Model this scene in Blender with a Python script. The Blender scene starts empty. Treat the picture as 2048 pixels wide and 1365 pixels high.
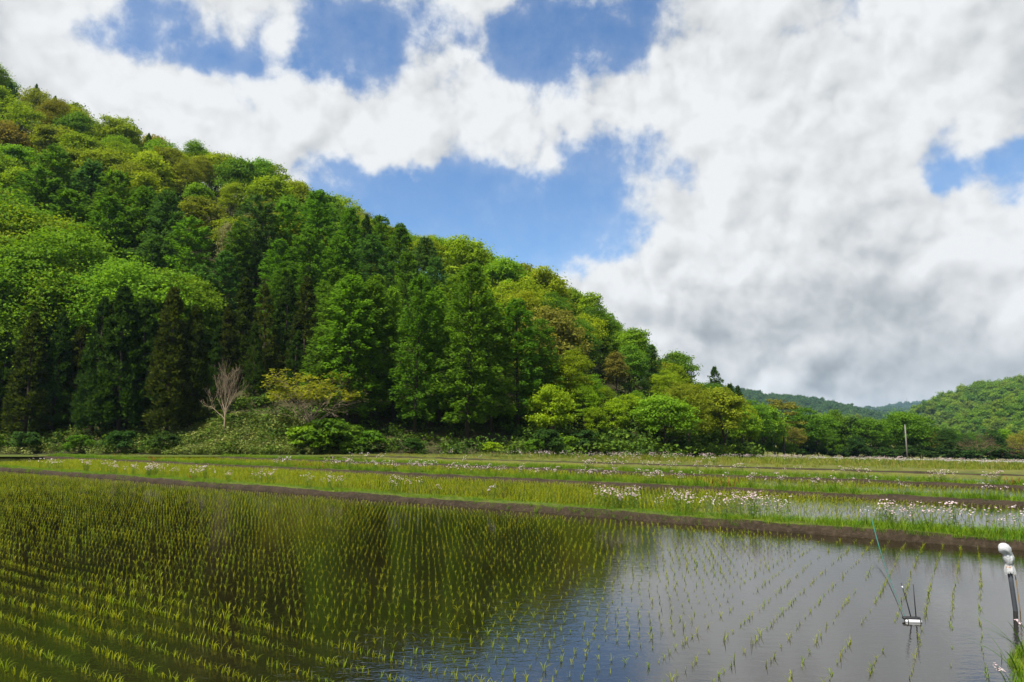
import bpy, math, random
import numpy as np
from mathutils import Vector

rng = np.random.default_rng(7)
random.seed(7)
sc = bpy.context.scene
COL = sc.collection
R = math.radians

# ------------------------------------------------------------------ camera
F = 1365.0            # focal length in photo pixels (2048 wide)
CAMH = 2.3
HZ = 860.0
PITCH = math.atan((HZ - 682.5) / F)
cam_d = bpy.data.cameras.new('camera'); cam = bpy.data.objects.new('camera', cam_d); COL.objects.link(cam)
cam.location = (0, 0, CAMH); cam.rotation_euler = (math.pi / 2 + PITCH, 0, 0)
cam_d.sensor_width = 36.0; cam_d.lens = 36.0 * F / 2048.0
cam_d.clip_start = 0.05; cam_d.clip_end = 12000
sc.camera = cam
CP, SP = math.cos(PITCH), math.sin(PITCH)

def ray(px, py):
    u = (px - 1024) / F; v = -(py - 682.5) / F
    return np.array([u, CP - v * SP, SP + v * CP])
def at_depth(px, py, Y):
    d = ray(px, py); return np.array([0, 0, CAMH]) + d * (Y / d[1])
def at_z(px, py, z=0.0):
    d = ray(px, py); return np.array([0, 0, CAMH]) + d * ((z - CAMH) / d[2])
def project(P):
    P = np.asarray(P, float); q = P - np.array([0, 0, CAMH])
    zc = q[..., 1] * CP + q[..., 2] * SP
    yc = -q[..., 1] * SP + q[..., 2] * CP
    return 1024 + F * q[..., 0] / zc, 682.5 - F * yc / zc

# ------------------------------------------------------------------ light and sky
SUN_EL, SUN_AZ = R(60), R(-138)        # azimuth measured from +Y towards +X
sun_dir = Vector((math.sin(SUN_AZ) * math.cos(SUN_EL), math.cos(SUN_AZ) * math.cos(SUN_EL), math.sin(SUN_EL)))
sd = bpy.data.lights.new('sun', 'SUN'); so = bpy.data.objects.new('sun', sd); COL.objects.link(so)
sd.energy = 5.0; sd.angle = R(0.53); sd.color = (1.0, 0.95, 0.86)
so.rotation_euler = sun_dir.to_track_quat('Z', 'Y').to_euler(); so.location = (0, 0, 60)

sc.view_settings.view_transform = 'Standard'; sc.view_settings.look = 'None'
sc.view_settings.exposure = 0.7; sc.view_settings.gamma = 1.0; sc.view_settings.use_curve_mapping = False
sc.cycles.use_denoising = True
sc.cycles.max_bounces = 6; sc.cycles.diffuse_bounces = 3; sc.cycles.glossy_bounces = 3
sc.cycles.transmission_bounces = 3; sc.cycles.transparent_max_bounces = 6; sc.cycles.volume_bounces = 0
sc.cycles.caustics_reflective = False; sc.cycles.caustics_refractive = False
sc.cycles.sample_clamp_indirect = 6.0

class NT:
    def __init__(s, tree): s.t = tree; s.n = tree.nodes; s.l = tree.links
    def node(s, typ, ins=None, **kw):
        nd = s.n.new(typ)
        for k, v in kw.items(): setattr(nd, k, v)
        for k, v in (ins or {}).items():
            if hasattr(v, 'is_output'): s.l.new(v, nd.inputs[k])
            else: nd.inputs[k].default_value = v
        return nd
    def math(s, op, a, b=None, c=None, clamp=False):
        i = {0: a}
        if b is not None: i[1] = b
        if c is not None: i[2] = c
        return s.node('ShaderNodeMath', i, operation=op, use_clamp=clamp).outputs[0]
    def vmath(s, op, a, b=None, out=0):
        i = {0: a}
        if b is not None: i[1] = b
        return s.node('ShaderNodeVectorMath', i, operation=op).outputs[out]
    def maprange(s, v, a, b, c=0.0, d=1.0, kind='SMOOTHSTEP'):
        return s.node('ShaderNodeMapRange', {0: v, 1: a, 2: b, 3: c, 4: d}, interpolation_type=kind).outputs[0]
    def noise(s, vec, scale, detail=2.0, rough=0.5, lac=2.0, dist=0.0):
        return s.node('ShaderNodeTexNoise', {'Vector': vec, 'Scale': scale, 'Detail': detail, 'Roughness': rough, 'Lacunarity': lac, 'Distortion': dist}).outputs['Fac']
    def mix(s, fac, a, b):
        nd = s.n.new('ShaderNodeMix'); nd.data_type = 'RGBA'
        for k, v in ((0, fac), (6, a), (7, b)):
            if hasattr(v, 'is_output'): s.l.new(v, nd.inputs[k])
            else: nd.inputs[k].default_value = v
        return nd.outputs[2]

def rgba(c): return (c[0], c[1], c[2], 1.0)

CLOUD = 0.595          # radiance of full white cloud
def build_world():
    w = bpy.data.worlds.new('World'); sc.world = w; w.use_nodes = True
    nt = NT(w.node_tree)
    for nd in list(nt.n): nt.n.remove(nd)
    out = nt.node('ShaderNodeOutputWorld')
    sky = nt.node('ShaderNodeTexSky', sky_type='NISHITA', sun_disc=False, sun_elevation=SUN_EL, sun_rotation=SUN_AZ,
                  altitude=300.0, air_density=1.0, dust_density=0.4, ozone_density=3.0)
    d = nt.node('ShaderNodeTexCoord').outputs['Generated']
    # cloud cover and brightness of this day's sky, sampled over azimuth (columns) and elevation (rows)
    cols = np.arange(-80, 2161, 80); rows = np.arange(0, 901, 60)
    cover = ['998527981001400007884599999', '986122681005400005887599999', '999662021337700388999999999', '999999641357875799999999999', '999999999999998799999999866',
             '999999998867886347899996122', '999999983200011155999997123', '999999990000000158999999988', '999999990000000148999999999', '999999990000003699999999999',
             '999999999999999999999999999', '999999999999999999999999999', '999999999999999999986999999', '999999999999999999999999999', '999999999999999999999999999', '999999999999999999999999999']
    bright = ['799888888888888887887799876', '689888888888888888888898876', '689999988889988998887898776', '679999999888999899988789876', '668898899999998898988887887', '777889889988988788878788888',
              '888888888888888888899788888', '888888888888888887998777999', '888888888888888889998768999', '888888888888888997887668888', '888888888888888887686756788', '888888888888888886565555777',
              '888888888888888887665776555', '888888888888888887776545655', '888888888888888887778888888', '888888888888888887778888888']
    assert all(len(r) == 27 for r in cover + bright) and len(cover) == len(bright) == len(rows)
    CV = np.array([[int(c) for c in (r + r[-1] * 40)[:len(cols) - 1]] for r in cover]) / 9.0; CV = np.concatenate([CV[:, :1], CV], 1)
    BV = np.interp(np.array([[int(c) for c in (r + r[-1] * 40)[:len(cols) - 1]] for r in bright]), [4, 5, 6, 7, 8, 9], [.46, .57, .68, .78, .87, .95]); BV = np.concatenate([BV[:, :1], BV], 1)
    def sample(A, px, py):
        x = np.clip((px - cols[0]) / 80, 0, len(cols) - 1.001); y = np.clip(py / 60, 0, len(rows) - 1.001); i, j = int(x), int(y); fx, fy = x - i, y - j
        return (A[j, i] * (1 - fx) + A[j, i + 1] * fx) * (1 - fy) + (A[j + 1, i] * (1 - fx) + A[j + 1, i + 1] * fx) * fy
    wn = nt.node('ShaderNodeTexNoise', {'Vector': d, 'Scale': 9.0, 'Detail': 4.0, 'Roughness': 0.6}).outputs['Color']
    wv = nt.vmath('SUBTRACT', wn, (0.5, 0.5, 0.5))
    wsc = nt.node('ShaderNodeVectorMath', {0: wv, 'Scale': 0.075}, operation='SCALE').outputs[0]
    dw = nt.vmath('NORMALIZE', nt.vmath('ADD', d, wsc))
    sx = nt.node('ShaderNodeSeparateXYZ', {0: dw}).outputs
    az = nt.math('ARCTAN2', sx[0], sx[1]); el = nt.math('ARCSINE', sx[2])
    A0, A1, NA = R(-42), R(42), 31
    E0, E1, NE = R(-1), R(37), 17
    u = nt.maprange(az, A0, A1, 0.0, 1.0, kind='LINEAR')
    v = nt.maprange(el, E0, E1, 0.0, float(NE - 1), kind='LINEAR')
    csum = bsum = None
    for k in range(NE):
        rp = nt.node('ShaderNodeValToRGB', {0: u}); rp.color_ramp.interpolation = 'EASE'; els = rp.color_ramp.elements
        for j in range(1, NA - 1): els.new(j / (NA - 1))
        for j in range(NA):
            t = j / (NA - 1); a_ = A0 + (A1 - A0) * t; e_ = E0 + (E1 - E0) * k / (NE - 1)
            P = np.array([math.sin(a_) * math.cos(e_), math.cos(a_) * math.cos(e_), math.sin(e_)]) * 100 + np.array([0, 0, CAMH]); px, py = project(P)
            els[j].position = t; els[j].color = (sample(CV, px, py), sample(BV, px, py), 0, 1)
        hat = nt.maprange(nt.math('ABSOLUTE', nt.math('SUBTRACT', v, float(k))), 0.0, 1.0, 1.0, 0.0)
        w3 = nt.node('ShaderNodeVectorMath', {0: rp.outputs[0], 'Scale': hat}, operation='SCALE').outputs[0]
        csum = w3 if csum is None else nt.vmath('ADD', csum, w3)
    sep = nt.node('ShaderNodeSeparateXYZ', {0: csum}).outputs
    gen = nt.maprange(nt.noise(d, 2.2, 3.0, 0.55), 0.36, 0.62, 0.05, 0.95)
    inview = nt.math('MULTIPLY', nt.maprange(nt.math('ABSOLUTE', az), R(37), R(42), 1.0, 0.0), nt.maprange(el, R(31), R(36.5), 1.0, 0.0))
    outv = nt.math('SUBTRACT', 1.0, inview)
    cov = nt.math('ADD', nt.math('MULTIPLY', sep[0], inview), nt.math('MULTIPLY', gen, outv))
    br0 = nt.math('ADD', nt.math('MULTIPLY', sep[1], inview), nt.math('MULTIPLY', 0.78, outv))
    n1 = nt.noise(d, 6.0, 10.0, 0.60)
    n1s = nt.noise(d, 6.0, 4.0, 0.55); n2 = nt.noise(nt.vmath('ADD', d, (-0.018, 0.0, 0.026)), 6.0, 4.0, 0.55)
    fine = nt.noise(d, 24.0, 8.0, 0.64)
    dn = nt.node('ShaderNodeTexNoise', {'Vector': d, 'Scale': 11.0, 'Detail': 5.0, 'Roughness': 0.6}).outputs['Color']
    dv = nt.vmath('ADD', d, nt.node('ShaderNodeVectorMath', {0: nt.vmath('SUBTRACT', dn, (.5, .5, .5)), 'Scale': 0.05}, operation='SCALE').outputs[0])
    def bil(vec):
        # rounded lobes between dark creases, in two sizes
        a1 = nt.math('ABSOLUTE', nt.math('SUBTRACT', nt.noise(vec, 6.0, 2.0, 0.5), 0.5)); a2 = nt.math('ABSOLUTE', nt.math('SUBTRACT', nt.noise(vec, 17.0, 2.0, 0.5), 0.5))
        return nt.math('ADD', nt.math('MULTIPLY', a1, 2.2), nt.math('MULTIPLY', a2, 1.1))
    dens = nt.math('ADD', cov, nt.math('MULTIPLY', nt.math('SUBTRACT', n1, 0.5), 0.75))
    dens = nt.math('ADD', dens, nt.math('MULTIPLY', nt.math('SUBTRACT', bil(dv), 0.27), 0.55))
    dens = nt.math('ADD', dens, nt.math('MULTIPLY', nt.math('SUBTRACT', fine, 0.5), 0.70))
    alpha = nt.maprange(dens, 0.27, 0.73)
    veil = nt.math('MULTIPLY', nt.maprange(nt.math('ADD', nt.math('MULTIPLY', cov, 0.8), nt.math('SUBTRACT', fine, 0.5)), -0.15, 0.5), 0.17)
    alpha = nt.math('ADD', alpha, nt.math('MULTIPLY', nt.math('SUBTRACT', 1.0, alpha), veil))
    relief = nt.math('MULTIPLY', nt.math('SUBTRACT', n1s, n2), 0.70)
    relief = nt.math('ADD', relief, nt.math('MULTIPLY', nt.math('SUBTRACT', bil(dv), bil(nt.vmath('ADD', dv, (-0.010, 0.0, 0.018)))), 0.46))
    relief = nt.math('ADD', relief, nt.math('MULTIPLY', nt.math('SUBTRACT', fine, 0.5), 0.16))
    br = nt.math('ADD', br0, relief)
    br = nt.math('MINIMUM', nt.math('MAXIMUM', br, 0.24), 0.95)
    br = nt.math('MULTIPLY', br, CLOUD)
    ccol = nt.mix(nt.maprange(br, 0.25 * CLOUD, 0.8 * CLOUD, kind='LINEAR'), (0.79, 0.90, 1.0, 1), (0.955, 0.98, 1.0, 1))
    cloud = nt.node('ShaderNodeVectorMath', {0: ccol, 'Scale': br}, operation='SCALE').outputs[0]
    skyc = nt.node('ShaderNodeVectorMath', {0: sky.outputs[0], 'Scale': 0.11}, operation='SCALE').outputs[0]
    skyc = nt.node('ShaderNodeHueSaturation', {'Saturation': 1.12, 'Value': 1.0, 'Color': skyc}).outputs[0]
    fin = nt.mix(alpha, skyc, cloud)
    bg = nt.node('ShaderNodeBackground', {'Color': fin, 'Strength': 1.0})
    nt.l.new(bg.outputs[0], out.inputs[0])
    w.cycles.sampling_method = 'MANUAL'; w.cycles.sample_map_resolution = 1024
build_world()

# ------------------------------------------------------------------ helpers
def tag(o, label=None, cat=None, group=None, kind=None):
    if label: o['label'] = label
    if cat: o['category'] = cat
    if group: o['group'] = group
    if kind: o['kind'] = kind
    return o
def empty(name, loc, rz=0.0, s=1.0, parent=None):
    o = bpy.data.objects.new(name, None); COL.objects.link(o)
    o.location = loc; o.rotation_euler = (0, 0, rz); o.scale = (s, s, s); o.empty_display_size = 0.2
    if parent: o.parent = parent
    return o
def make_mesh(name, V, Fc, mats, midx=None, smooth=False, tint=None):
    """V (n,3), Fc list of arrays (m,k) or a single array."""
    me = bpy.data.meshes.new(name)
    V = np.asarray(V, np.float32)
    if not isinstance(Fc, (list, tuple)): Fc = [Fc]
    Fc = [np.asarray(f, np.int32) for f in Fc if len(f)]
    me.vertices.add(len(V)); me.vertices.foreach_set('co', V.ravel())
    loops = np.concatenate([f.ravel() for f in Fc])
    cnt = np.concatenate([np.full(len(f), f.shape[1], np.int32) for f in Fc])
    me.loops.add(len(loops)); me.loops.foreach_set('vertex_index', loops)
    me.polygons.add(len(cnt))
    st = np.zeros(len(cnt), np.int32); st[1:] = np.cumsum(cnt)[:-1]
    me.polygons.foreach_set('loop_start', st)
    if midx is not None: me.polygons.foreach_set('material_index', np.asarray(midx, np.int32))
    if smooth: me.polygons.foreach_set('use_smooth', np.ones(len(cnt), bool))
    if tint is not None:
        a = me.attributes.new('tint', 'FLOAT', 'POINT'); a.data.foreach_set('value', np.asarray(tint, np.float32))
    me.update(calc_edges=True)
    for m in (mats if isinstance(mats, (list, tuple)) else [mats]): me.materials.append(m)
    return me
def obj(name, me, parent=None, loc=(0, 0, 0)):
    o = bpy.data.objects.new(name, me); COL.objects.link(o); o.location = loc
    if parent: o.parent = parent
    return o
def norm(a): return a / np.maximum(np.linalg.norm(a, axis=-1, keepdims=True), 1e-9)
def rdir(n, r=rng):
    return norm(r.normal(size=(n, 3)))
def cards(C, A, N, L, W):
    """rhombic leaf cards -> V(4n,3), F(n,4)"""
    n = len(C); A = norm(A); S = norm(np.cross(A, N)); NN = np.cross(S, A)
    L = np.broadcast_to(L, n)[:, None]; W = np.broadcast_to(W, n)[:, None]
    V = np.stack([C - A * L * .5, C + S * W * .5 + NN * L * .06, C + A * L * .5 - NN * L * .05, C - S * W * .5 + NN * L * .06], 1).reshape(-1, 3)
    return V, np.arange(4 * n).reshape(n, 4)
class MB:
    """collects tubes and shapes into one mesh"""
    def __init__(s): s.V = []; s.Q = []; s.T = []; s.n = 0; s.tint = []
    def add(s, V, Q=None, T=None, tint=0.5):
        V = np.asarray(V, float)
        s.V.append(V); s.tint.append(np.broadcast_to(tint, len(V)))
        if Q is not None and len(Q): s.Q.append(np.asarray(Q) + s.n)
        if T is not None and len(T): s.T.append(np.asarray(T) + s.n)
        s.n += len(V)
    def tube(s, P, rad, sides=6, cap=True, tint=0.5):
        P = np.asarray(P, float); m = len(P); rad = np.broadcast_to(rad, m)
        t = np.gradient(P, axis=0); t = norm(t)
        ref = np.array([0, 0, 1.0]) if abs(t[:, 2]).mean() < .8 else np.array([1.0, 0, 0])
        u = norm(np.cross(t, ref)); v = np.cross(t, u)
        a = np.linspace(0, 2 * math.pi, sides, endpoint=False)
        V = P[:, None] + rad[:, None, None] * (np.cos(a)[None, :, None] * u[:, None] + np.sin(a)[None, :, None] * v[:, None])
        Q = [[i * sides + j, i * sides + (j + 1) % sides, (i + 1) * sides + (j + 1) % sides, (i + 1) * sides + j] for i in range(m - 1) for j in range(sides)]
        V = V.reshape(-1, 3); T = []
        if cap:
            V = np.vstack([V, P[:1], P[-1:]]); b = m * sides
            T = [[b, (j + 1) % sides, j] for j in range(sides)] + [[b + 1, (m - 1) * sides + j, (m - 1) * sides + (j + 1) % sides] for j in range(sides)]
        s.add(V, Q, T, tint)
    def box(s, c, h, rz=0.0):
        x, y, z = h; V = np.array([[i * x, j * y, k * z] for i in (-1, 1) for j in (-1, 1) for k in (-1, 1)], float)
        cz, sz = math.cos(rz), math.sin(rz)
        V = np.stack([V[:, 0] * cz - V[:, 1] * sz, V[:, 0] * sz + V[:, 1] * cz, V[:, 2]], 1) + np.asarray(c, float)
        s.add(V, [[0, 1, 3, 2], [4, 6, 7, 5], [0, 4, 5, 1], [2, 3, 7, 6], [0, 2, 6, 4], [1, 5, 7, 3]])
    def mesh(s, name, mat, smooth=True):
        return make_mesh(name, np.vstack(s.V), [np.vstack(s.Q) if s.Q else np.zeros((0, 4), int), np.vstack(s.T) if s.T else np.zeros((0, 3), int)], mat, smooth=smooth, tint=np.concatenate(s.tint))
    def build(s, name, mat, parent=None, smooth=True, loc=(0, 0, 0)):
        return obj(name, s.mesh(name, mat, smooth), parent, loc)

# ------------------------------------------------------------------ materials
def mat(name):
    m = bpy.data.materials.new(name); m.use_nodes = True
    nt = NT(m.node_tree)
    for nd in list(nt.n): nt.n.remove(nd)
    out = nt.node('ShaderNodeOutputMaterial')
    return m, nt, out
def foliage_mat(name, color=None, ramp=None, trans=0.48, var=0.42, rough=0.7, spec=0.08, tcol=(1.15, 1.1, 0.55), noise_scale=0.5):
    """leaf material: colour from the object's own colour, or a ramp over the instance's random number"""
    m, nt, out = mat(name)
    oi = nt.node('ShaderNodeObjectInfo')
    if ramp:
        rp = nt.node('ShaderNodeValToRGB', {0: oi.outputs['Random']})
        el = rp.color_ramp.elements
        for i, c in enumerate(ramp):
            p = i / (len(ramp) - 1)
            e = el[i] if i < 2 else el.new(p)
            e.position = p; e.color = rgba(c)
        # re-set in case ordering moved
        for i, c in enumerate(ramp): el[i].position = i / (len(ramp) - 1); el[i].color = rgba(c)
        base = rp.outputs[0]
    elif color: base = nt.node('ShaderNodeRGB').outputs[0]; base.default_value = rgba(color)
    else: base = oi.outputs['Color']
    at = nt.node('ShaderNodeAttribute', attribute_name='tint').outputs['Fac']
    geo = nt.node('ShaderNodeNewGeometry').outputs['Position']
    nz = nt.noise(geo, noise_scale, 3.0, 0.6)
    f = nt.math('ADD', nt.math('MULTIPLY', nt.math('SUBTRACT', at, 0.5), var * 1.6), nt.math('MULTIPLY', nt.math('SUBTRACT', nz, 0.5), var * 1.6))
    hsv = nt.node('ShaderNodeHueSaturation', {'Hue': nt.math('SUBTRACT', 0.5, nt.math('MULTIPLY', f, 0.022)), 'Saturation': 1.0, 'Value': nt.math('ADD', 1.0, f), 'Color': base}).outputs[0]
    bs = nt.node('ShaderNodeBsdfPrincipled', {'Base Color': hsv, 'Roughness': rough, 'Specular IOR Level': spec})
    tc = nt.vmath('MULTIPLY', hsv, tcol)
    tr = nt.node('ShaderNodeBsdfTranslucent', {'Color': tc})
    mx = nt.node('ShaderNodeMixShader', {0: trans, 1: bs.outputs[0], 2: tr.outputs[0]})
    nt.l.new(mx.outputs[0], out.inputs[0])
    return m
def plain(name, color, rough=0.7, spec=0.3, nscale=8.0, namp=0.3, bump=0.0, bscale=40.0, coat=0.0, gen=False):
    m, nt, out = mat(name)
    tc = nt.node('ShaderNodeTexCoord').outputs['Object']
    nz = nt.noise(tc, nscale, 5.0, 0.6)
    v = nt.math('ADD', 1.0 - namp * .5, nt.math('MULTIPLY', nz, namp))
    c = nt.node('ShaderNodeVectorMath', {0: color, 'Scale': v}, operation='SCALE').outputs[0]
    bs = nt.node('ShaderNodeBsdfPrincipled', {'Base Color': c, 'Roughness': rough, 'Specular IOR Level': spec, 'Coat Weight': coat})
    if bump:
        b = nt.node('ShaderNodeBump', {'Strength': bump, 'Distance': 0.02, 'Height': nt.noise(tc, bscale, 4.0, 0.6)})
        nt.l.new(b.outputs[0], bs.inputs['Normal'])
    nt.l.new(bs.outputs[0], out.inputs[0])
    return m
def ground_mat(name, a, b, c, scale=0.8, bump=0.5, rough=0.95):
    m, nt, out = mat(name)
    p = nt.node('ShaderNodeNewGeometry').outputs['Position']
    n1 = nt.noise(p, scale, 6.0, 0.65); n2 = nt.noise(p, scale * 9, 5.0, 0.65)
    col = nt.mix(nt.maprange(n1, .38, .62), rgba(a), rgba(b))
    col = nt.mix(nt.maprange(n2, .45, .7), col, rgba(c))
    bs = nt.node('ShaderNodeBsdfPrincipled', {'Base Color': col, 'Roughness': rough, 'Specular IOR Level': 0.15})
    bp = nt.node('ShaderNodeBump', {'Strength': bump, 'Distance': 0.05, 'Height': nt.noise(p, scale * 14, 6.0, 0.7)})
    nt.l.new(bp.outputs[0], bs.inputs['Normal']); nt.l.new(bs.outputs[0], out.inputs[0])
    return m
def water_mat():
    m, nt, out = mat('paddy_water')
    p = nt.node('ShaderNodeNewGeometry').outputs['Position']
    mud = nt.mix(nt.maprange(nt.noise(p, 0.5, 5.0, 0.6), .35, .65), (0.0080, 0.0062, 0.0020, 1), (0.0120, 0.0092, 0.0034, 1))
    # ripples: wavelets a hand wide driven by a light wind, calmer in patches
    mp = nt.node('ShaderNodeMapping', {'Vector': p, 'Rotation': (0, 0, R(-12)), 'Scale': (1.0, 2.0, 1.0)}).outputs[0]
    a = nt.noise(mp, 5.0, 2.0, 0.5, dist=0.4); b = nt.noise(mp, 19.0, 2.0, 0.5)
    h = nt.math('ADD', a, nt.math('MULTIPLY', b, 0.42))
    calm = nt.maprange(nt.noise(p, 0.35, 3.0, 0.5), .35, .65, 0.5, 1.0)
    bp = nt.node('ShaderNodeBump', {'Strength': calm, 'Distance': 0.0028, 'Height': h})
    bs = nt.node('ShaderNodeBsdfPrincipled', {'Base Color': mud, 'Roughness': 0.03, 'IOR': 2.0, 'Specular IOR Level': 0.5, 'Normal': bp.outputs[0]})
    nt.l.new(bs.outputs[0], out.inputs[0])
    return m
M = {}
M['leaf'] = foliage_mat('leaf_foliage')
M['conifer'] = foliage_mat('conifer_foliage', trans=0.45, var=0.45, rough=0.7, tcol=(1.1, 1.15, 0.6))
M['farleaf'] = foliage_mat('far_forest_foliage', ramp=[(.08, .18, .016), (.16, .27, .018), (.11, .22, .018), (.20, .28, .02), (.07, .16, .018), (.19, .23, .025)], trans=0.42, var=0.25)
M['rice'] = foliage_mat('rice_leaf', ramp=[(.23, .28, .005), (.28, .30, .005), (.18, .27, .006), (.31, .31, .008)], trans=0.45, var=0.35, rough=0.5, spec=0.15, noise_scale=0.8)
M['grass'] = foliage_mat('dyke_grass', ramp=[(.12, .25, .014), (.19, .28, .014), (.08, .20, .018), (.22, .28, .02), (.11, .25, .02)], trans=0.4, var=0.4, noise_scale=1.2)
M['fallow'] = foliage_mat('fallow_grass', ramp=[(.16, .21, .018), (.23, .22, .035), (.11, .18, .018), (.27, .23, .07), (.18, .22, .02), (.10, .17, .02)], trans=0.35, var=0.4, noise_scale=0.5)
M['sasa'] = foliage_mat('bamboo_grass_leaf', ramp=[(.14, .19, .025), (.20, .23, .06), (.10, .17, .02), (.24, .25, .09), (.13, .20, .025)], trans=0.25, var=0.5)
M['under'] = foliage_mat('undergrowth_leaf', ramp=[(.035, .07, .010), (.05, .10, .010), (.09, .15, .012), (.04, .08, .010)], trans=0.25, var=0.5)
M['dock'] = foliage_mat('dock_weed', ramp=[(.22, .09, .02), (.16, .06, .02), (.26, .15, .03)], trans=0.3, var=0.4)
M['stem'] = foliage_mat('flower_stem', color=(.12, .20, .03), trans=0.3, var=0.3)
M['petal'] = foliage_mat('flower_petal', ramp=[(.80, .63, .64), (.86, .78, .77), (.78, .57, .61), (.86, .74, .70)], trans=0.35, var=0.12, tcol=(1, .95, .95))
M['bark'] = plain('bark', (.045, .034, .024), .9, .2, 3.0, .6, .6, 12.0)
M['palebark'] = plain('pale_bark', (.29, .22, .145), .9, .2, 3.0, .5, .5, 14.0)
M['twig'] = plain('brown_twig', (.15, .10, .055), .9, .2, 2.0, .4)
M['mud'] = ground_mat('dyke_mud', (.026, .019, .011), (.042, .030, .018), (.058, .043, .028), 1.2, 0.9)
M['turf'] = ground_mat('turf', (.055, .085, .010), (.085, .115, .012), (.06, .05, .018), 0.9, 0.6)
M['litter'] = ground_mat('forest_floor', (.03, .028, .012), (.045, .05, .014), (.055, .042, .02), 0.4, 0.6)
M['fallowsoil'] = ground_mat('fallow_soil', (.09, .10, .018), (.12, .125, .02), (.06, .055, .02), 0.25, 0.6)
M['hill'] = ground_mat('hill_cover', (.03, .06, .012), (.05, .085, .015), (.04, .06, .012), 0.05, 0.4)
M['water'] = water_mat()
M['white'] = plain('white_plastic', (.50, .51, .52), .35, .5, 30.0, .08)
M['greypost'] = plain('grey_post', (.055, .06, .07), .5, .4, 20.0, .5)
M['black'] = plain('black_rubber', (.02, .02, .022), .6, .3, 20.0, .4)
M['cane'] = plain('bamboo_cane', (.26, .17, .07), .6, .3, 20.0, .4)
M['string'] = plain('orange_string', (.55, .26, .10), .7, .3, 30.0, .3)
M['teal'] = plain('green_pole', (.004, .11, .075), .4, .4, 6.0, .35)
M['concrete'] = plain('concrete', (.19, .175, .15), .85, .2, 3.0, .35, .3, 30.0)
M['rail'] = plain('painted_rail', (.55, .57, .60), .45, .4, 1.5, .25)
M['steel'] = plain('steel', (.30, .31, .33), .5, .4, 3.0, .2)
M['wall'] = plain('white_wall', (.78, .77, .74), .8, .2, .5, .1)
M['roof'] = plain('grey_roof', (.45, .46, .48), .6, .3, .5, .2)
M['asphalt'] = plain('asphalt', (.05, .05, .052), .9, .2, 2.0, .3)

# ------------------------------------------------------------------ terrain
EA = R(-33.7)
E_ = np.array([math.cos(EA), math.sin(EA)]); N_ = np.array([-math.sin(EA), math.cos(EA)])   # along / across the dykes
def sq(s, q): return np.asarray(s)[..., None] * N_ + np.asarray(q)[..., None] * E_
def sstep(a, b, x):
    t = np.clip((x - a) / (b - a), 0, 1); return t * t * (3 - 2 * t)
def vnoise(x, y, seed=0):
    """smooth value noise, vectorised"""
    x = np.asarray(x, float); y = np.asarray(y, float)
    xi = np.floor(x).astype(int); yi = np.floor(y).astype(int); fx = x - xi; fy = y - yi
    fx = fx * fx * (3 - 2 * fx); fy = fy * fy * (3 - 2 * fy)
    def h(i, j):
        v = np.sin(i * 127.1 + j * 311.7 + seed * 74.7) * 43758.5453
        return v - np.floor(v)
    return (h(xi, yi) * (1 - fx) + h(xi + 1, yi) * fx) * (1 - fy) + (h(xi, yi + 1) * (1 - fx) + h(xi + 1, yi + 1) * fx) * fy
def fb(x, y, seed=0, o=4):
    a, t, f = 0., 0., 1.
    for k in range(o):
        t = t + vnoise(np.asarray(x) * f, np.asarray(y) * f, seed + k) / f; a += 1 / f; f *= 2
    return t / a
def g_floor(x, y):
    """valley floor: level near the camera, stepping down gently towards the road"""
    s = np.asarray(x) * N_[0] + np.asarray(y) * N_[1]
    return 0.12 - 2.9 * np.clip((s - 46) / 84, 0, 1) - 1.2 * sstep(133, 150, s) * sstep(20, 45, np.asarray(x))
# hill: foot line and crest
FX = np.array([-200, -70, -20, 0, 14, 28, 36, 42, 47, 60]); FY = np.array([63, 62, 61, 62, 69, 84, 100, 118, 150, 200])
cr = [(0, 150, 150, 9), (150, 208, 150, 9), (300, 275, 150, 9), (450, 318, 150, 9), (600, 382, 148, 9.5), (750, 436, 145, 9.5), (860, 480, 140, 9),
      (1000, 516, 136, 10), (1140, 564, 132, 10.5), (1240, 632, 128, 10.5), (1340, 704, 124, 10), (1430, 772, 120, 9), (1500, 820, 118, 8)]
CR = np.array([np.append(at_depth(px, py, D)[:3], 0) - np.array([0, 0, th, 0]) for px, py, D, th in cr])
CX = np.concatenate([[-330, -180], CR[:, 0], [52, 62]]); CY = np.concatenate([[160, 152], CR[:, 1], [120, 130]]); CZ = np.concatenate([[112, 96], CR[:, 2], [-2.5, -3]])
def foot(x): return np.interp(x, FX, FY)
def h_hill(x, y):
    x = np.asarray(x, float); y = np.asarray(y, float)
    yf = foot(x); yc = np.maximum(np.interp(x, CX, CY), yf + 12); g = g_floor(x, y); zc = np.interp(x, CX, CZ)
    u = (y - yf) / (yc - yf)
    px = 1024 + F * x / np.maximum(y, 1)
    bank = 0.55 + 1.5 * np.exp(-((px - 520) / 95.) ** 2)
    base = bank * sstep(0, 5.5, y - yf) * (1 - sstep(30, 45, x))
    uu = np.clip((u - .04) / .96, 0, 1)
    rise = np.sin(uu * math.pi / 2) ** 1.25
    back = np.maximum(0, u - 1) * 14
    z = g + base + np.maximum(zc - g - 1.0, 0) * rise * (1 + .05 * (fb(x / 14, y / 14, 5) - .5)) - back
    return np.where(u < 0, g - 0.6 * np.clip(-u * 20, 0, 1), z)
def grid_obj(name, xs, ys, zf, m, label, kind='structure'):
    X, Y = np.meshgrid(xs, ys); Z = zf(X, Y); nx, ny = len(xs), len(ys)
    i = np.arange(nx * ny).reshape(ny, nx)
    Q = np.stack([i[:-1, :-1], i[:-1, 1:], i[1:, 1:], i[1:, :-1]], -1).reshape(-1, 4)
    o = obj(name, make_mesh(name, np.stack([X, Y, Z], -1).reshape(-1, 3), Q, m, smooth=True))
    return tag(o, label, None, None, kind)

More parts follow.
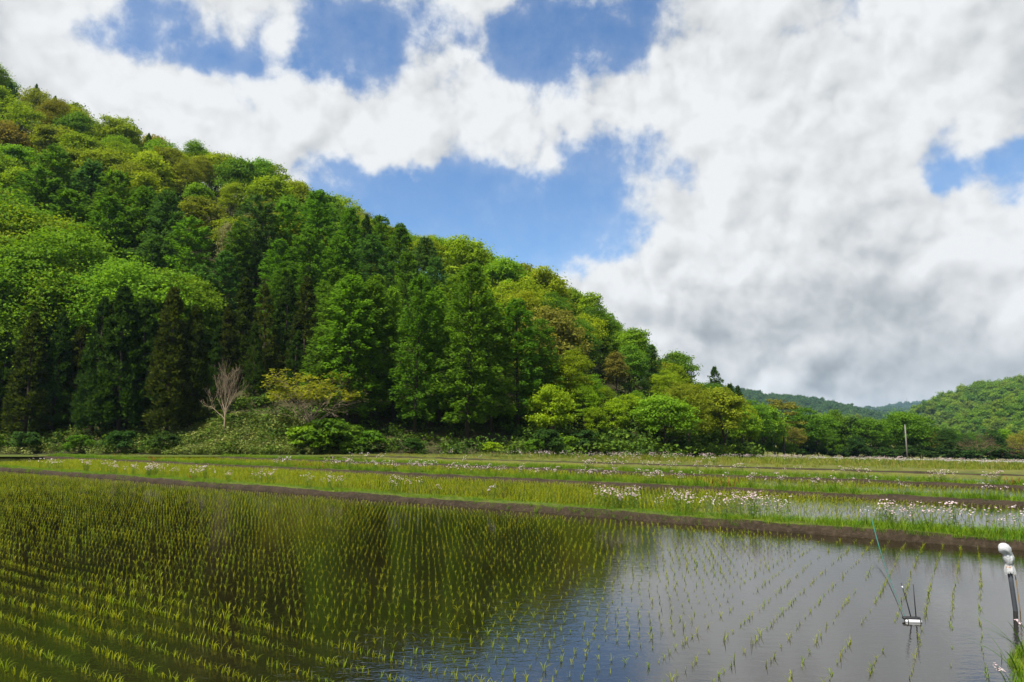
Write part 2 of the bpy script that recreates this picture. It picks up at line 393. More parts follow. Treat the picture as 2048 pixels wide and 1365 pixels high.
def z_ground(x, y):
    s = x * N_[0] + y * N_[1]
    z = g_floor(x, y) - 0.32 * (1 - sstep(36, 42, s))        # dips below the flooded fields
    return z + 0.05 * (fb(x / 3, y / 3, 3) - .5) - 0.5 * sstep(133, 140, s) * 0
xs = np.unique(np.concatenate([np.linspace(-3500, -140, 20), np.linspace(-140, 180, 161), np.linspace(180, 3500, 24)]))
ys = np.unique(np.concatenate([np.linspace(-400, -10, 10), np.linspace(-10, 220, 150), np.linspace(220, 5200, 30)]))
grid_obj('ground', xs, ys, z_ground, M['fallowsoil'], 'weedy valley floor of the fallow terraces reaching away to the hills')
grid_obj('hillside', np.linspace(-330, 64, 200), np.linspace(58, 215, 120), h_hill, M['litter'], 'dark leaf-littered slope of the wooded hill rising on the left')

# ------------------------------------------------------------------ paddies: water, dykes, banks
D1, D2, D3 = 16.65, 26.0, 33.9
def quad_sheet(name, pts, z, m, label):
    V = [(p[0], p[1], z) for p in pts]
    return tag(obj(name, make_mesh(name, V, np.array([[0, 1, 2, 3]]), m)), label, None, None, 'structure')
def strip(s0, s1, q1, z, label, ymax=59.0):
    # p.y = s*N_y + q*E_y  (E_y < 0)  ->  q >= (s*N_y - ymax)/(-E_y)
    qa, qb = (s0 * N_[1] - ymax) / (-E_[1]), (s1 * N_[1] - ymax) / (-E_[1])
    P = sq(np.array([s0, s0, s1, s1]), np.array([qa, q1, q1, qb]))
    return quad_sheet('paddy_water', P, z, M['water'], label)
strip(0.6, D1 + .55, 0.9, 0.0, 'muddy water of the wide nearest paddy reflecting hill and sky')
strip(D1 + .9, D2 + .45, 60, 0.004, 'water of the second paddy behind the nearest dyke')
strip(D2 + .8, D3 + .4, 60, 0.0, 'water of the narrow third paddy behind the second dyke')
strip(D3 + .8, 40.6, 60, -0.004, 'shallow water of the fourth paddy behind the third dyke')

def dyke(s0, q0, q1, h, wtop, label, step=0.16, seed=1, z0=0.0, back=0.3, front=0.34):
    """earth bank along the paddies: rough mud face, uneven rounded top"""
    q = np.arange(q0, q1, step)
    prof = [(-0.05, -.22), (0.0, -.03), (front * .25, h * .38), (front * .6, h * .75), (front, h * .97), (front + wtop * .35, h * 1.02), (front + wtop * .7, h), (front + wtop, h * .9), (front + wtop + back * .6, h * .4), (front + wtop + back, -.22)]
    rows = []
    for k, (ds, z) in enumerate(prof):
        wob = .16 * (fb(q / 2.2, q * 0 + 3.1, seed) - .5) + .10 * (fb(q / .45, q * 0 + k * 1.7, seed + 9) - .5)
        dz = .11 * (fb(q / 1.1, q * 0 + k * .8, seed + 20) - .5) * (1 if 1 < k < 9 else .1) + .05 * (fb(q / .25, q * 0 + k * 2.3, seed + 31) - .5) * (1 if 1 < k < 9 else 0)
        p = sq(s0 + ds + wob, q); rows.append(np.concatenate([p, (z0 + z + dz)[:, None]], 1))
    V = np.stack(rows, 0); nr, nc = V.shape[:2]; i = np.arange(nr * nc).reshape(nr, nc)
    Q = np.stack([i[:-1, :-1], i[:-1, 1:], i[1:, 1:], i[1:, :-1]], -1).reshape(-1, 4)
    mi = np.repeat(np.array([0, 0, 0, 0, 1, 1, 1, 1, 0][:nr - 1]), nc - 1)
    o = obj('paddy_dyke', make_mesh('paddy_dyke', V.reshape(-1, 3), Q, [M['mud'], M['turf']], mi, smooth=True))
    return tag(o, label, None, None, 'structure')
dyke(D1, -52, 26, .18, .75, 'nearest mud dyke with a grassy top, running across behind the front paddy', seed=1, front=.19)
dyke(D2, -66, 34, .15, .65, 'second mud dyke from the camera with a grassy top', seed=2, step=.25)
dyke(D3, -54, 48, .12, .65, 'third mud dyke from the camera with a grassy top', seed=3, step=.3)
dyke(41.0, -42, 60, .16, .8, 'fourth and lower dyke dividing the weedy terraces', seed=4, step=.4)

# border bank on the right-hand side and the near edge, where the camera stands
def z_bank(s, q):
    edge = 0.16 + 0.75 * sstep(8.6, 11.2, s) + .12 * (fb(s / .8, q * 0 + 1.0, 44) - .5)
    a = sstep(0, .9, q - edge) * (.50 - .22 * sstep(6, 13, s)) + .35 * sstep(.8, 2.4, q - edge) * (1 - sstep(5, 12, s))
    b = sstep(0, 1.0, 1.3 - s) * .55
    return np.maximum(a, b) + np.where((q < edge - .02) & (s > 1.32), -.12, 0) + .06 * (fb(s / .4, q / .4, 50) - .5)
ss = np.linspace(-5, D1 + .2, 180); qq = np.unique(np.concatenate([np.linspace(-30, -.2, 40), np.linspace(-.2, 2.2, 50), np.linspace(2.2, 14, 20)]))
S, Qq = np.meshgrid(ss, qq); P = sq(S, Qq); Z = z_bank(S, Qq); i = np.arange(S.size).reshape(S.shape)
Qf = np.stack([i[:-1, :-1], i[1:, :-1], i[1:, 1:], i[:-1, 1:]], -1).reshape(-1, 4)
tag(obj('field_bank', make_mesh('field_bank', np.concatenate([P, Z[..., None]], -1).reshape(-1, 3), Qf, M['turf'], smooth=True)),
    'grassy bank along the right-hand edge of the nearest paddy', None, None, 'structure')

# ------------------------------------------------------------------ instancing for uncountable stuff
def variant_collection(name, meshes):
    c = bpy.data.collections.new(name)
    for k, me in enumerate(meshes):
        o = bpy.data.objects.new('%s_%02d' % (name, k), me); c.objects.link(o)
    return c
def scatter(name, pts, rot, scl, idx, coll, label, cat=None):
    pts = np.asarray(pts, np.float32); n = len(pts)
    me = bpy.data.meshes.new(name); me.vertices.add(n); me.vertices.foreach_set('co', pts.ravel())
    for nm, typ, key, arr in (('rot', 'FLOAT_VECTOR', 'vector', rot), ('scl', 'FLOAT_VECTOR', 'vector', scl), ('idx', 'INT', 'value', idx)):
        a = me.attributes.new(nm, typ, 'POINT'); a.data.foreach_set(key, np.asarray(arr, np.int32 if typ == 'INT' else np.float32).ravel())
    o = obj(name, me); tag(o, label, cat, None, 'stuff')
    ng = bpy.data.node_groups.new(name, 'GeometryNodeTree')
    ng.interface.new_socket('Geometry', in_out='INPUT', socket_type='NodeSocketGeometry'); ng.interface.new_socket('Geometry', in_out='OUTPUT', socket_type='NodeSocketGeometry')
    N = ng.nodes; Lk = ng.links
    gi = N.new('NodeGroupInput'); go = N.new('NodeGroupOutput'); ip = N.new('GeometryNodeInstanceOnPoints'); ci = N.new('GeometryNodeCollectionInfo')
    ci.inputs['Collection'].default_value = coll; ci.inputs['Separate Children'].default_value = True; ci.inputs['Reset Children'].default_value = True
    def attr(nm, typ):
        a = N.new('GeometryNodeInputNamedAttribute'); a.data_type = typ; a.inputs['Name'].default_value = nm; return a.outputs[0]
    e2r = N.new('FunctionNodeEulerToRotation')
    Lk.new(attr('rot', 'FLOAT_VECTOR'), e2r.inputs[0])
    Lk.new(gi.outputs[0], ip.inputs['Points']); Lk.new(ci.outputs[0], ip.inputs['Instance']); ip.inputs['Pick Instance'].default_value = True
    Lk.new(attr('idx', 'INT'), ip.inputs['Instance Index']); Lk.new(e2r.outputs[0], ip.inputs['Rotation']); Lk.new(attr('scl', 'FLOAT_VECTOR'), ip.inputs['Scale'])
    Lk.new(ip.outputs[0], go.inputs[0])
    md = o.modifiers.new('scatter', 'NODES'); md.node_group = ng
    return o
def rz3(n, tilt=0.12): return np.stack([rng.normal(0, tilt, n), rng.normal(0, tilt, n), rng.uniform(0, 6.28, n)], 1)
def s3(n, a, b):
    s = rng.uniform(a, b, n); return np.stack([s, s, s], 1)

# ------------------------------------------------------------------ trees
def branches(mb, base, direc, length, rad, depth, r, tips, sides=6, spread=.6, up=.25, nseg=4, kids=(3, 5), shrink=.62, minr=.004):
    P = [np.asarray(base, float)]; d = norm(np.asarray(direc, float))
    for k in range(nseg):
        d = norm(d + r.normal(0, .10, 3) + np.array([0, 0, up * .12])); P.append(P[-1] + d * length / nseg)
    P = np.array(P); rr = np.linspace(rad, max(rad * .45, minr), nseg + 1)
    mb.tube(P, rr, sides, cap=False)
    if depth == 0: tips.append((P[-1], d)); return
    k = r.integers(kids[0], kids[1] + 1)
    for j in range(k):
        t = r.uniform(.45, 1.0) if j else 1.0
        f = t * nseg; i0 = min(int(f), nseg - 1); p = P[i0] + (P[i0 + 1] - P[i0]) * (f - i0)
        dd = norm(d + r.normal(0, spread, 3) + np.array([0, 0, up]))
        branches(mb, p, dd, length * shrink * r.uniform(.8, 1.15), max(rad * .5 * (1.1 - .3 * t), minr), depth - 1, r, tips, max(3, sides - 1), spread, up, max(2, nseg - 1), kids, shrink, minr)

def broadleaf(seed, R_=4.0, Hh=10.0, cb=.30, nclump=70, per=85, leafL=.40, layer=.62, trunk_r=.17, name='broadleaf'):
    """trunk with limbs, crown of many leaf clumps; built at height Hh, origin at the foot"""
    r = np.random.default_rng(seed)
    mb = MB(); z0 = Hh * cb
    P = np.array([[0, 0, -.8], [r.normal(0, .08), r.normal(0, .08), z0 * .5], [r.normal(0, .2), r.normal(0, .2), z0 + .6], [r.normal(0, .3), r.normal(0, .3), Hh * .72]])
    mb.tube(P, [trunk_r * 1.25, trunk_r, trunk_r * .8, trunk_r * .3], 7)
    cz = (z0 + Hh) * .5; rz = (Hh - z0) * .5
    dirs = rdir(nclump, r); dirs[:, 2] = np.where(dirs[:, 2] < -.55, -dirs[:, 2], dirs[:, 2])
    lump = .50 + .92 * fb(dirs[:, 0] * 1.7 + 5 + seed, dirs[:, 1] * 1.7 + dirs[:, 2] * 1.3 + 9, seed, 3)
    rad = np.where(r.random(nclump) < .8, r.uniform(.80, 1.0, nclump), r.uniform(.4, .8, nclump)) * np.clip(lump, .5, 1.18)
    C = dirs * rad[:, None] * np.array([R_, R_, rz]) * .86 + np.array([0, 0, cz])
    for c in C[r.permutation(nclump)[:12]]:
        a = P[2] + (P[3] - P[2]) * r.uniform(0, .7); mid = (a + c) * .5 + np.array([0, 0, -.25])
        mb.tube(np.array([a, mid, a + (c - a) * .9]), [trunk_r * .4, trunk_r * .26, trunk_r * .1], 4, cap=False)
    rc = R_ * r.uniform(.20, .34, nclump)
    n = nclump * per; ci = np.repeat(np.arange(nclump), per)
    d = rdir(n, r); d[:, 2] = np.abs(d[:, 2]) * np.where(r.random(n) < .8, 1, -.6)
    pos = C[ci] + d * (rc[ci] * np.where(r.random(n) < .16, r.uniform(1.0, 1.75, n), r.uniform(.45, 1.05, n)))[:, None] * np.array([1, 1, layer])
    nm = norm(d * .7 + np.array([0, 0, .55]) + r.normal(0, .45, (n, 3)))
    ax = np.cross(nm, rdir(n, r)); ax[:, 2] -= .25
    L = leafL * r.uniform(.65, 1.25, n)
    L = L * .9; V, Fq = cards(pos, ax, nm, L, L * .66)
    tint = np.repeat(np.clip(.5 + r.normal(0, .22, n) + r.normal(0, .14, nclump)[ci], 0, 1), 4)
    return mb.mesh(name + '_trunk', M['bark']), make_mesh(name + '_crown', V, Fq, M['leaf'], tint=tint)

def larch(seed, Hh=17.0, Rb=2.9, cb=.12, nb=150, droop=.25, name='larch', open_=1.0, power=.8, leafL=.40):
    """conifer of feathery plumes: each branch carries an elongated plume of short needle sprays"""
    r = np.random.default_rng(seed); mb = MB()
    top = np.array([r.normal(0, .15), r.normal(0, .15), Hh])
    P = np.array([[0, 0, -1.0], [0, 0, Hh * .3], top * np.array([.5, .5, .7]), top * np.array([1, 1, .985])]); mb.tube(P, [.21, .16, .08, .012], 7)
    h = np.sort(r.uniform(0, 1, nb) ** .95); k = np.arange(nb); az = k * 2.399 + r.normal(0, .35, nb)
    env = np.maximum(.07, (1 - h ** 1.25) ** power) * np.minimum(1., .62 + h * 2.2) * (.78 + .44 * fb(np.cos(az) * 1.4 + 7 + seed, np.sin(az) * 1.4 + h * 5, seed, 3))
    L = Rb * env * np.where(r.random(nb) < .8, r.uniform(.82, 1.08, nb), r.uniform(.5, .8, nb))
    z = Hh * (cb + (1 - cb) * h * .985); lift = .10 + .55 * h
    d = np.stack([np.cos(az), np.sin(az), np.zeros(nb)], 1); side = np.stack([-np.sin(az), np.cos(az), np.zeros(nb)], 1)
    for j in range(0, nb, 2):
        t = np.linspace(0, 1, 4); bp = np.array([0, 0, z[j]]) + d[j] * (L[j] * t)[:, None] + np.array([0, 0, 1]) * (L[j] * (lift[j] * t - droop * t * t))[:, None]
        mb.tube(bp, np.linspace(.035, .008, 4) * (1.3 - h[j]), 3, cap=False)
    m = np.maximum(16, (58 * L / Rb + 14) * open_).astype(int); ci = np.repeat(k, m); n = len(ci)
    u = 1.04 - np.abs(r.normal(0, .34, n)); u = np.where(r.random(n) < .14, r.uniform(.02, .35, n), np.clip(u, .05, 1.08))
    wd = (.16 + .15 * L[ci]) * np.clip(1.25 - u, .25, 1)
    off = r.normal(0, 1, n) * wd; vz = r.normal(0, .16, n) - np.abs(off) * .22
    pc = np.stack([np.zeros(n), np.zeros(n), z[ci]], 1) + d[ci] * (L[ci] * u)[:, None] + side[ci] * off[:, None] + np.array([0, 0, 1]) * (L[ci] * (lift[ci] * u - droop * u * u) + vz)[:, None]
    ax = d[ci] + side[ci] * (np.sign(off) * r.uniform(.1, .8, n))[:, None] + np.array([0, 0, 1]) * r.normal(.10, .40, n)[:, None]
    nm = norm(np.array([0, 0, 1.]) + d[ci] * .25 + r.normal(0, .6, (n, 3)))
    l = leafL * r.uniform(.55, 1.3, n)
    V, Fq = cards(pc, ax, nm, l, l * .40)
    tt = np.repeat(np.clip(.5 + r.normal(0, .18, n) + r.normal(0, .14, nb)[ci], 0, 1), 4)
    return mb.mesh(name + '_trunk', M['bark']), make_mesh(name + '_crown', V, Fq, M['conifer'], tint=tt)

def cedar(seed, Hh=16.0, Rb=1.9, cb=.10, nclump=260, per=34, name='cedar'):
    """narrow dense cone of upswept tufts"""
    r = np.random.default_rng(seed); mb = MB()
    mb.tube(np.array([[0, 0, -1.0], [0, 0, Hh * .4], [r.normal(0, .1), 0, Hh * .97]]), [.22, .16, .02], 7)
    h = r.uniform(0, 1, nclump) ** 1.1; az = r.uniform(0, 6.283, nclump)
    prof = np.maximum(.06, (1 - h) ** .62) * np.minimum(1, .75 + h * 2)
    rr = Rb * prof * (.78 + .34 * fb(az * 1.2 + seed, h * 9, seed, 2)) * np.where(r.random(nclump) < .8, 1, r.uniform(.4, .9, nclump))
    C = np.stack([np.cos(az) * rr, np.sin(az) * rr, Hh * (cb + (1 - cb) * h) - .25], 1)
    for c in C[::4]: mb.tube(np.array([[0, 0, c[2] - .2], c * np.array([.5, .5, 1]) - np.array([0, 0, .12]), c]), [.03, .02, .008], 3, cap=False)
    n = nclump * per; ci = np.repeat(np.arange(nclump), per)
    d = rdir(n, r); rc = (.30 + .28 * (1 - h))
    out = np.stack([np.cos(az), np.sin(az), np.zeros(nclump)], 1)[ci]
    pos = C[ci] + d * (rc[ci] * r.uniform(.3, 1, n))[:, None] * np.array([1, 1, 1.15])
    ax = d * .7 + out * .35 + np.array([0, 0, .55]) + r.normal(0, .25, (n, 3))
    nm = norm(d * .6 + out * .8 + r.normal(0, .35, (n, 3)))
    L = r.uniform(.26, .52, n); V, Fq = cards(pos, ax, nm, L, L * .44)
    tint = np.repeat(np.clip(.5 + r.normal(0, .18, n) + r.normal(0, .2, nclump)[ci], 0, 1), 4)
    return mb.mesh(name + '_trunk', M['bark']), make_mesh(name + '_crown', V, Fq, M['conifer'], tint=tint)

def bare(seed, Hh=6.5, depth=4, rad=.11, barkm='palebark', up=.35, spread=.42, name='bare'):
    r = np.random.default_rng(seed); mt = MB(); tips = []
    base = np.array([0, 0, -.3])
    P = np.array([[0, 0, -.3], [.03, .02, Hh * .12], [-.02, .05, Hh * .25], [.03, 0, Hh * .40]])
    mt.tube(P, [rad * 1.2, rad, rad * .85, rad * .6], 7, cap=False)
    mbr = MB()
    n = 13
    for j in range(n):
        t = r.uniform(.35, 1) if j < n - 2 else 1.0
        p = P[1] + (P[3] - P[1]) * t; az = j * 2.4 + r.normal(0, .3)
        el = r.uniform(.7, 1.15) if t < .9 else r.uniform(1.1, 1.45)
        d = np.array([math.cos(az) * math.cos(el), math.sin(az) * math.cos(el), math.sin(el)])
        branches(mbr, p, d, Hh * (.34 if el < 1 else .36), rad * .42, depth - 1, r, tips, 4, spread, up, 4, (3, 4), .60, .007)
    return mt.mesh(name + '_trunk', M[barkm]), mbr.mesh(name + '_branches', M[barkm]), tips

TV = {}
TV['broad'] = [broadleaf(11 + k, R_=rr, Hh=10, cb=cb, nclump=nc, per=pp, layer=ly) for k, (rr, cb, nc, pp, ly) in enumerate([(4.1, .06, 110, 80, .62), (3.7, .04, 100, 80, .7), (4.5, .08, 120, 76, .55), (3.3, .03, 90, 84, .7), (4.0, .10, 90, 78, .6)])]
TV['layered'] = [broadleaf(31 + k, R_=5.4, Hh=16, cb=.06, nclump=190, per=80, layer=.42, leafL=.36, trunk_r=.24) for k in range(3)]
TV['airy'] = [broadleaf(41 + k, R_=3.9, Hh=10, cb=.16, nclump=70, per=62, layer=.6, leafL=.34) for k in range(3)]
TV['tall'] = [broadleaf(51 + k, R_=2.7, Hh=10, cb=.04, nclump=90, per=76, layer=.7, leafL=.38) for k in range(2)]
TV['larch'] = [larch(61 + k, Rb=rb, nb=nb, power=pw, droop=dr) for k, (rb, nb, pw, dr) in enumerate([(3.5, 220, .46, .20), (3.1, 200, .50, .14), (3.9, 240, .42, .22), (3.4, 220, .47, .26)])]
TV['cedar'] = [cedar(71 + k, Rb=rb) for k, rb in enumerate([2.4, 2.1, 2.6, 2.2])]
TV['fir'] = [larch(81, Hh=12, Rb=3.6, nb=170, droop=.35, power=.80, cb=.05), larch(82, Hh=12, Rb=3.2, nb=160, droop=.3, power=.85, cb=.06)]
TV['pine'] = [broadleaf(91, R_=3.2, Hh=10, cb=.3, nclump=44, per=90, layer=.35, leafL=.34)]
TV['shrub'] = [broadleaf(101 + k, R_=1.5, Hh=2.6, cb=.02, nclump=34, per=70, layer=.6, leafL=.26, trunk_r=.04) for k in range(3)]
NATH = dict(broad=10, layered=16, airy=10, tall=10, larch=17, cedar=16, fir=12, pine=10, shrub=2.6)
NAME = dict(broad='broadleaf_tree', layered='broadleaf_tree', airy='broadleaf_tree', tall='broadleaf_tree', larch='larch_tree', cedar='cedar_tree', fir='fir_tree', pine='pine_tree', shrub='shrub')
WORD = dict(broad='round broadleaf tree', layered='tiered broadleaf tree', airy='open-crowned broadleaf tree', tall='slender broadleaf tree', larch='feathery larch', cedar='columnar cedar', fir='spired fir', pine='flat-tiered pine', shrub='leafy shrub')
COLS = {'yellow-green': (.205, .290, .009), 'fresh green': (.14, .265, .012), 'mid green': (.095, .19, .012), 'olive': (.185, .220, .013), 'russet': (.21, .19, .03), 'dark green': (.04, .09, .014),
        'larch green': (.092, .185, .012), 'bright larch green': (.135, .245, .014), 'blue-green': (.07, .15, .028), 'cedar green': (.036, .074, .009), 'brown-tinged green': (.052, .070, .008), 'golden': (.235, .295, .010), 'pale cream-green': (.30, .36, .13)}
COLW = {'larch green': 'deep green', 'bright larch green': 'bright green', 'cedar green': 'dark green', 'brown-tinged green': 'brownish dark green'}
TREES = []
def tree(kind, x, y, h, col, z=None, var=None, wide=1.0, zone=None):
    vs = TV[kind]; v = rng.integers(len(vs)) if var is None else var
    if z is None: z = float(h_hill(x, y)) if y > foot(x) else float(g_floor(x, y))
    s = h / NATH[kind]
    root = empty(NAME[kind], (x, y, z), rng.uniform(0, 6.28)); root.rotation_euler = (rng.normal(0, .028), rng.normal(0, .028), root.rotation_euler[2]); root.scale = (s * wide, s * wide, s)
    tr = obj('trunk', vs[v][0], root); cw = obj('crown', vs[v][1], root)
    c = np.array(COLS[col]) * rng.uniform(.85, 1.15) * (1 + rng.normal(0, .05, 3)); cw.color = rgba(c); tr.color = rgba(c)
    px, py = project([x, y, z + h])
    TREES.append(dict(o=root, kind=kind, col=col, px=float(px), py=float(py), y=y, x=x, z=z, h=h, zone=zone))
    return root
def tree_px(kind, px, Y, ytop, col, var=None, wide=1.0, zone=None, zb=None):
    """tree whose trunk stands at depth Y along the column px of the photo; its height follows from where its top shows"""
    T = at_depth(px, ytop, Y); x = T[0]
    z = zb if zb is not None else (float(h_hill(x, Y)) if Y > foot(x) else float(g_floor(x, Y)))
    return tree(kind, x, Y, max(T[2] - z, 1.0), col, z, var, wide, zone)
occ = []
def T(kind, col, lst, wide=1.0, zone=None):
    for px, Y, yt in lst:
        tree_px(kind, px, Y, yt + (rng.uniform(-6, 10) if kind in ('larch', 'cedar') else 0), col if isinstance(col, str) else col[rng.integers(len(col))], wide=wide * (rng.uniform(.85, 1.25) if kind in ('larch', 'cedar') else 1), zone=zone)
        occ.append((TREES[-1]['x'], Y, 2.2 if kind in ('cedar',) else 2.8))
T('cedar', ['cedar green', 'cedar green', 'brown-tinged green'], [(-25, 67, 640), (18, 68, 650), (72, 66.5, 628), (125, 68, 618), (165, 69.5, 650), (205, 67, 592), (258, 67.5, 566), (300, 69, 588), (352, 67, 574), (392, 68, 612),
   (432, 73, 640), (458, 74, 600), (490, 76, 562), (538, 75, 556), (576, 77, 546), (614, 76, 552), (648, 79, 598), (100, 71, 600), (235, 71, 590), (330, 71, 600), (515, 72, 640), (590, 73, 660)], zone='front')
T('larch', ['bright larch green', 'larch green'], [(668, 70, 590), (702, 68, 543), (748, 70, 560), (792, 71.5, 572), (834, 68, 546), (884, 71, 575), (936, 67.5, 528), (984, 70, 585), (1036, 71, 600), (1078, 74, 640), (905, 77, 560), (760, 78, 545)], zone='front')
T('larch', ['larch green', 'larch green', 'blue-green'], [(812, 84, 497), (870, 88, 512), (520, 92, 388), (580, 96, 398), (640, 100, 385), (700, 98, 408), (762, 108, 430), (805, 106, 446), (845, 104, 470), (478, 88, 442), (556, 86, 470), (622, 86, 456), (682, 90, 470), (740, 92, 470), (452, 84, 500),
   (125, 94, 300), (188, 94, 322), (240, 92, 342), (150, 87, 378), (214, 86, 395), (280, 90, 372), (345, 88, 384), (384, 84, 440), (306, 83, 468), (405, 81, 520), (80, 90, 345), (1300, 100, 690), (660, 82, 540), (560, 82, 530)], zone='stand', wide=1.22)
T('layered', ['yellow-green', 'fresh green'], [(28, 82, 372), (92, 82, 402), (150, 79, 450), (15, 75, 470), (85, 74.5, 500), (165, 75.5, 528), (228, 76, 518), (300, 75, 508), (358, 77, 525), (-30, 78, 420), (45, 71.5, 600)], wide=1.15)
T('layered', ['yellow-green', 'fresh green'], [(1135, 76, 698), (1168, 75, 765), (1178, 80, 740), (1210, 82, 770), (1270, 84, 780), (1330, 92, 740), (1385, 95, 770), (1235, 76, 835), (1290, 81, 840)], wide=1.05)
T('broad', ['fresh green', 'mid green'], [(1345, 112, 700), (1400, 108, 765), (1430, 100, 800), (1455, 103, 820), (1360, 96, 830)])
T('tall', 'russet', [(1318, 86, 790), (1230, 90, 700)])
T('broad', ['fresh green', 'mid green', 'yellow-green'], [(1105, 69, 775), (1192, 73, 815), (1228, 76, 800), (1258, 80, 790), (1302, 86, 800), (1342, 90, 812), (1376, 94, 805), (1416, 99, 815), (1452, 104, 825)], wide=1.1)
T('fir', 'dark green', [(24, 136, 165), (1427, 118, 733), (1456, 122, 768), (1478, 124, 772), (730, 106, 428), (300, 140, 268)])
T('fir', 'blue-green', [(75, 146, 170), (105, 148, 190)], wide=.9)
T('airy', 'pale cream-green', [(458, 96, 436)], wide=.42)
T('layered', 'golden', [(735, 100, 520), (1046, 92, 570)])
T('layered', 'mid green', [(1195, 104, 608)])
# fill the rest of the slope
def zone_kind(px, py, u):
    r = rng.random()
    if px < 640:
        return ('broad', 'layered', 'airy')[rng.choice(3, p=[.55, .25, .2])], ('yellow-green', 'olive', 'fresh green', 'golden', 'russet', 'mid green')[rng.choice(6, p=[.40, .15, .29, .05, .01, .10])]
    if px < 1100:
        return ('broad', 'airy', 'layered')[rng.choice(3, p=[.5, .3, .2])], ('yellow-green', 'olive', 'fresh green', 'russet', 'mid green')[rng.choice(5, p=[.36, .23, .28, .02, .11])]
    return ('broad', 'airy', 'layered', 'tall')[rng.choice(4, p=[.45, .2, .25, .1])], ('yellow-green', 'olive', 'fresh green', 'russet', 'mid green')[rng.choice(5, p=[.36, .13, .34, .02, .15])]
pts = [(a, b, c) for a, b, c in occ]
tries = 0
cand = np.stack([rng.uniform(-122, 50, 9000), rng.uniform(64, 158, 9000)], 1)
for x, y in cand:
    yf = float(foot(x)); yc = float(np.interp(x, CX, CY))
    if y < yf + 3.5 or y > yc + 5: continue
    px = 1024 + F * x / y
    if px < 1100 and y < yf + 13: continue
    if px < -90 or px > 1510: continue
    rad = 2.1 if x > 8 else 2.75 if y < yf + 25 else 2.9
    if any((x - a) ** 2 + (y - b) ** 2 < (rad + c) ** 2 for a, b, c in pts): continue
    h = rng.uniform(7.5, 10.5) if x < 8 else rng.uniform(6.0, 8.5)
    z = float(h_hill(x, y)); tx, ty = project([x, y, z + h])
    k, c = zone_kind(tx, ty, (y - yf) / (yc - yf))
    tree(k, x, y, h, c, z, wide=rng.uniform(.95, 1.25)); pts.append((x, y, rad))
# riverside row beyond the road
T('tall', 'yellow-green', [(1492, 104, 806), (1478, 100, 835)], zone='river')
T('broad', 'fresh green', [(1522, 112, 803), (1540, 116, 830)], zone='river')
T('pine', 'russet', [(1563, 116, 795)], zone='river')
T('broad', ['mid green', 'mid green', 'dark green'], [(1600, 128, 816), (1632, 132, 824), (1668, 134, 824), (1705, 134, 834), (1738, 131, 832), (1770, 135, 838), (1800, 133, 818), (1836, 135, 836), (2130, 130, 850), (2190, 132, 842), (2260, 130, 848), (2340, 132, 840), (2430, 130, 846), (1660, 128, 862), (1715, 128, 872)], zone='river')
T('layered', 'dark green', [(1897, 131, 853), (1925, 134, 868)], zone='river')
T('airy', 'russet', [(1868, 133, 862), (1580, 122, 848), (2040, 128, 864), (2085, 128, 858)], zone='river')
T('broad', ['mid green', 'fresh green', 'dark green'], [(1985, 138, 862), (2010, 140, 858), (1945, 138, 868), (1625, 142, 842), (1685, 144, 846), (1752, 144, 852), (1815, 145, 852), (1860, 144, 860), (1910, 146, 862), (2055, 142, 864), (1590, 138, 846), (1553, 128, 838), (1515, 122, 838)], zone='river')

# shrubs along the foot of the hill
T('shrub', ['fresh green', 'mid green'], [(618, 62.5, 845), (655, 62, 838), (690, 63, 850), (738, 63, 862), (640, 61.5, 872), (700, 62, 880)], wide=1.25)
T('shrub', ['mid green', 'dark green', 'dark green'], [(px + rng.uniform(-12, 12), float(foot((px - 1024) / F * 64)) + 1.0 + 0 * px, 908 - rng.uniform(22, 55)) for px in list(range(-20, 420, 90)) + [820, 1060, 1100]], wide=1.2)
T('shrub', ['mid green', 'fresh green', 'dark green'], [(px, Y, yt) for px, Y, yt in [(1130, 67, 868), (1165, 69, 860), (1205, 72, 872), (1240, 75, 858), (1285, 79, 866), (1320, 84, 872), (1362, 88, 866), (1400, 93, 862), (1440, 98, 870), (1468, 102, 880)]], wide=1.3)
T('shrub', ['dark green', 'mid green'], [(1490, 108, 885), (1512, 113, 880), (1532, 116, 884), (1552, 119, 880), (1572, 121, 886)], wide=1.3, zone='river')
T('shrub', 'dark green', [(px, 128 + 4 * rng.random(), 888 + 8 * rng.random()) for px in range(1585, 2060, 26)], wide=1.7, zone='river')
b = tree_px('shrub', 985, 57, 884, 'yellow-green', var=0, wide=1.25); TREES.pop()
tag(b, 'small rounded yellow-green bush standing alone at the field edge before the larches', 'bush')

# labels: colour + kind + zone, then the count from the left inside each such set
ORD = ['first', 'second', 'third', 'fourth', 'fifth', 'sixth', 'seventh', 'eighth', 'ninth', 'tenth', 'eleventh', 'twelfth', 'thirteenth', 'fourteenth', 'fifteenth', 'sixteenth', 'seventeenth', 'eighteenth', 'nineteenth', 'twentieth']
sets = {}
for t in TREES:
    yf = float(foot(t['x'])); yc = float(np.interp(t['x'], CX, CY)); u = (t['y'] - yf) / max(yc - yf, 1)
    third = 'left' if t['px'] < 480 else 'middle' if t['px'] < 960 else 'right'
    if t['zone'] == 'river': zn = 'in the riverside row'
    elif t['zone'] == 'front' or u < .16: zn = 'at the %s hill foot' % third
    elif u > .86: zn = 'on the %s skyline' % third
    elif u < .45: zn = 'low on the %s slope' % third
    else: zn = 'high on the %s slope' % third
    sets.setdefault((COLW.get(t['col'], t['col']), WORD[t['kind']], zn), []).append(t)
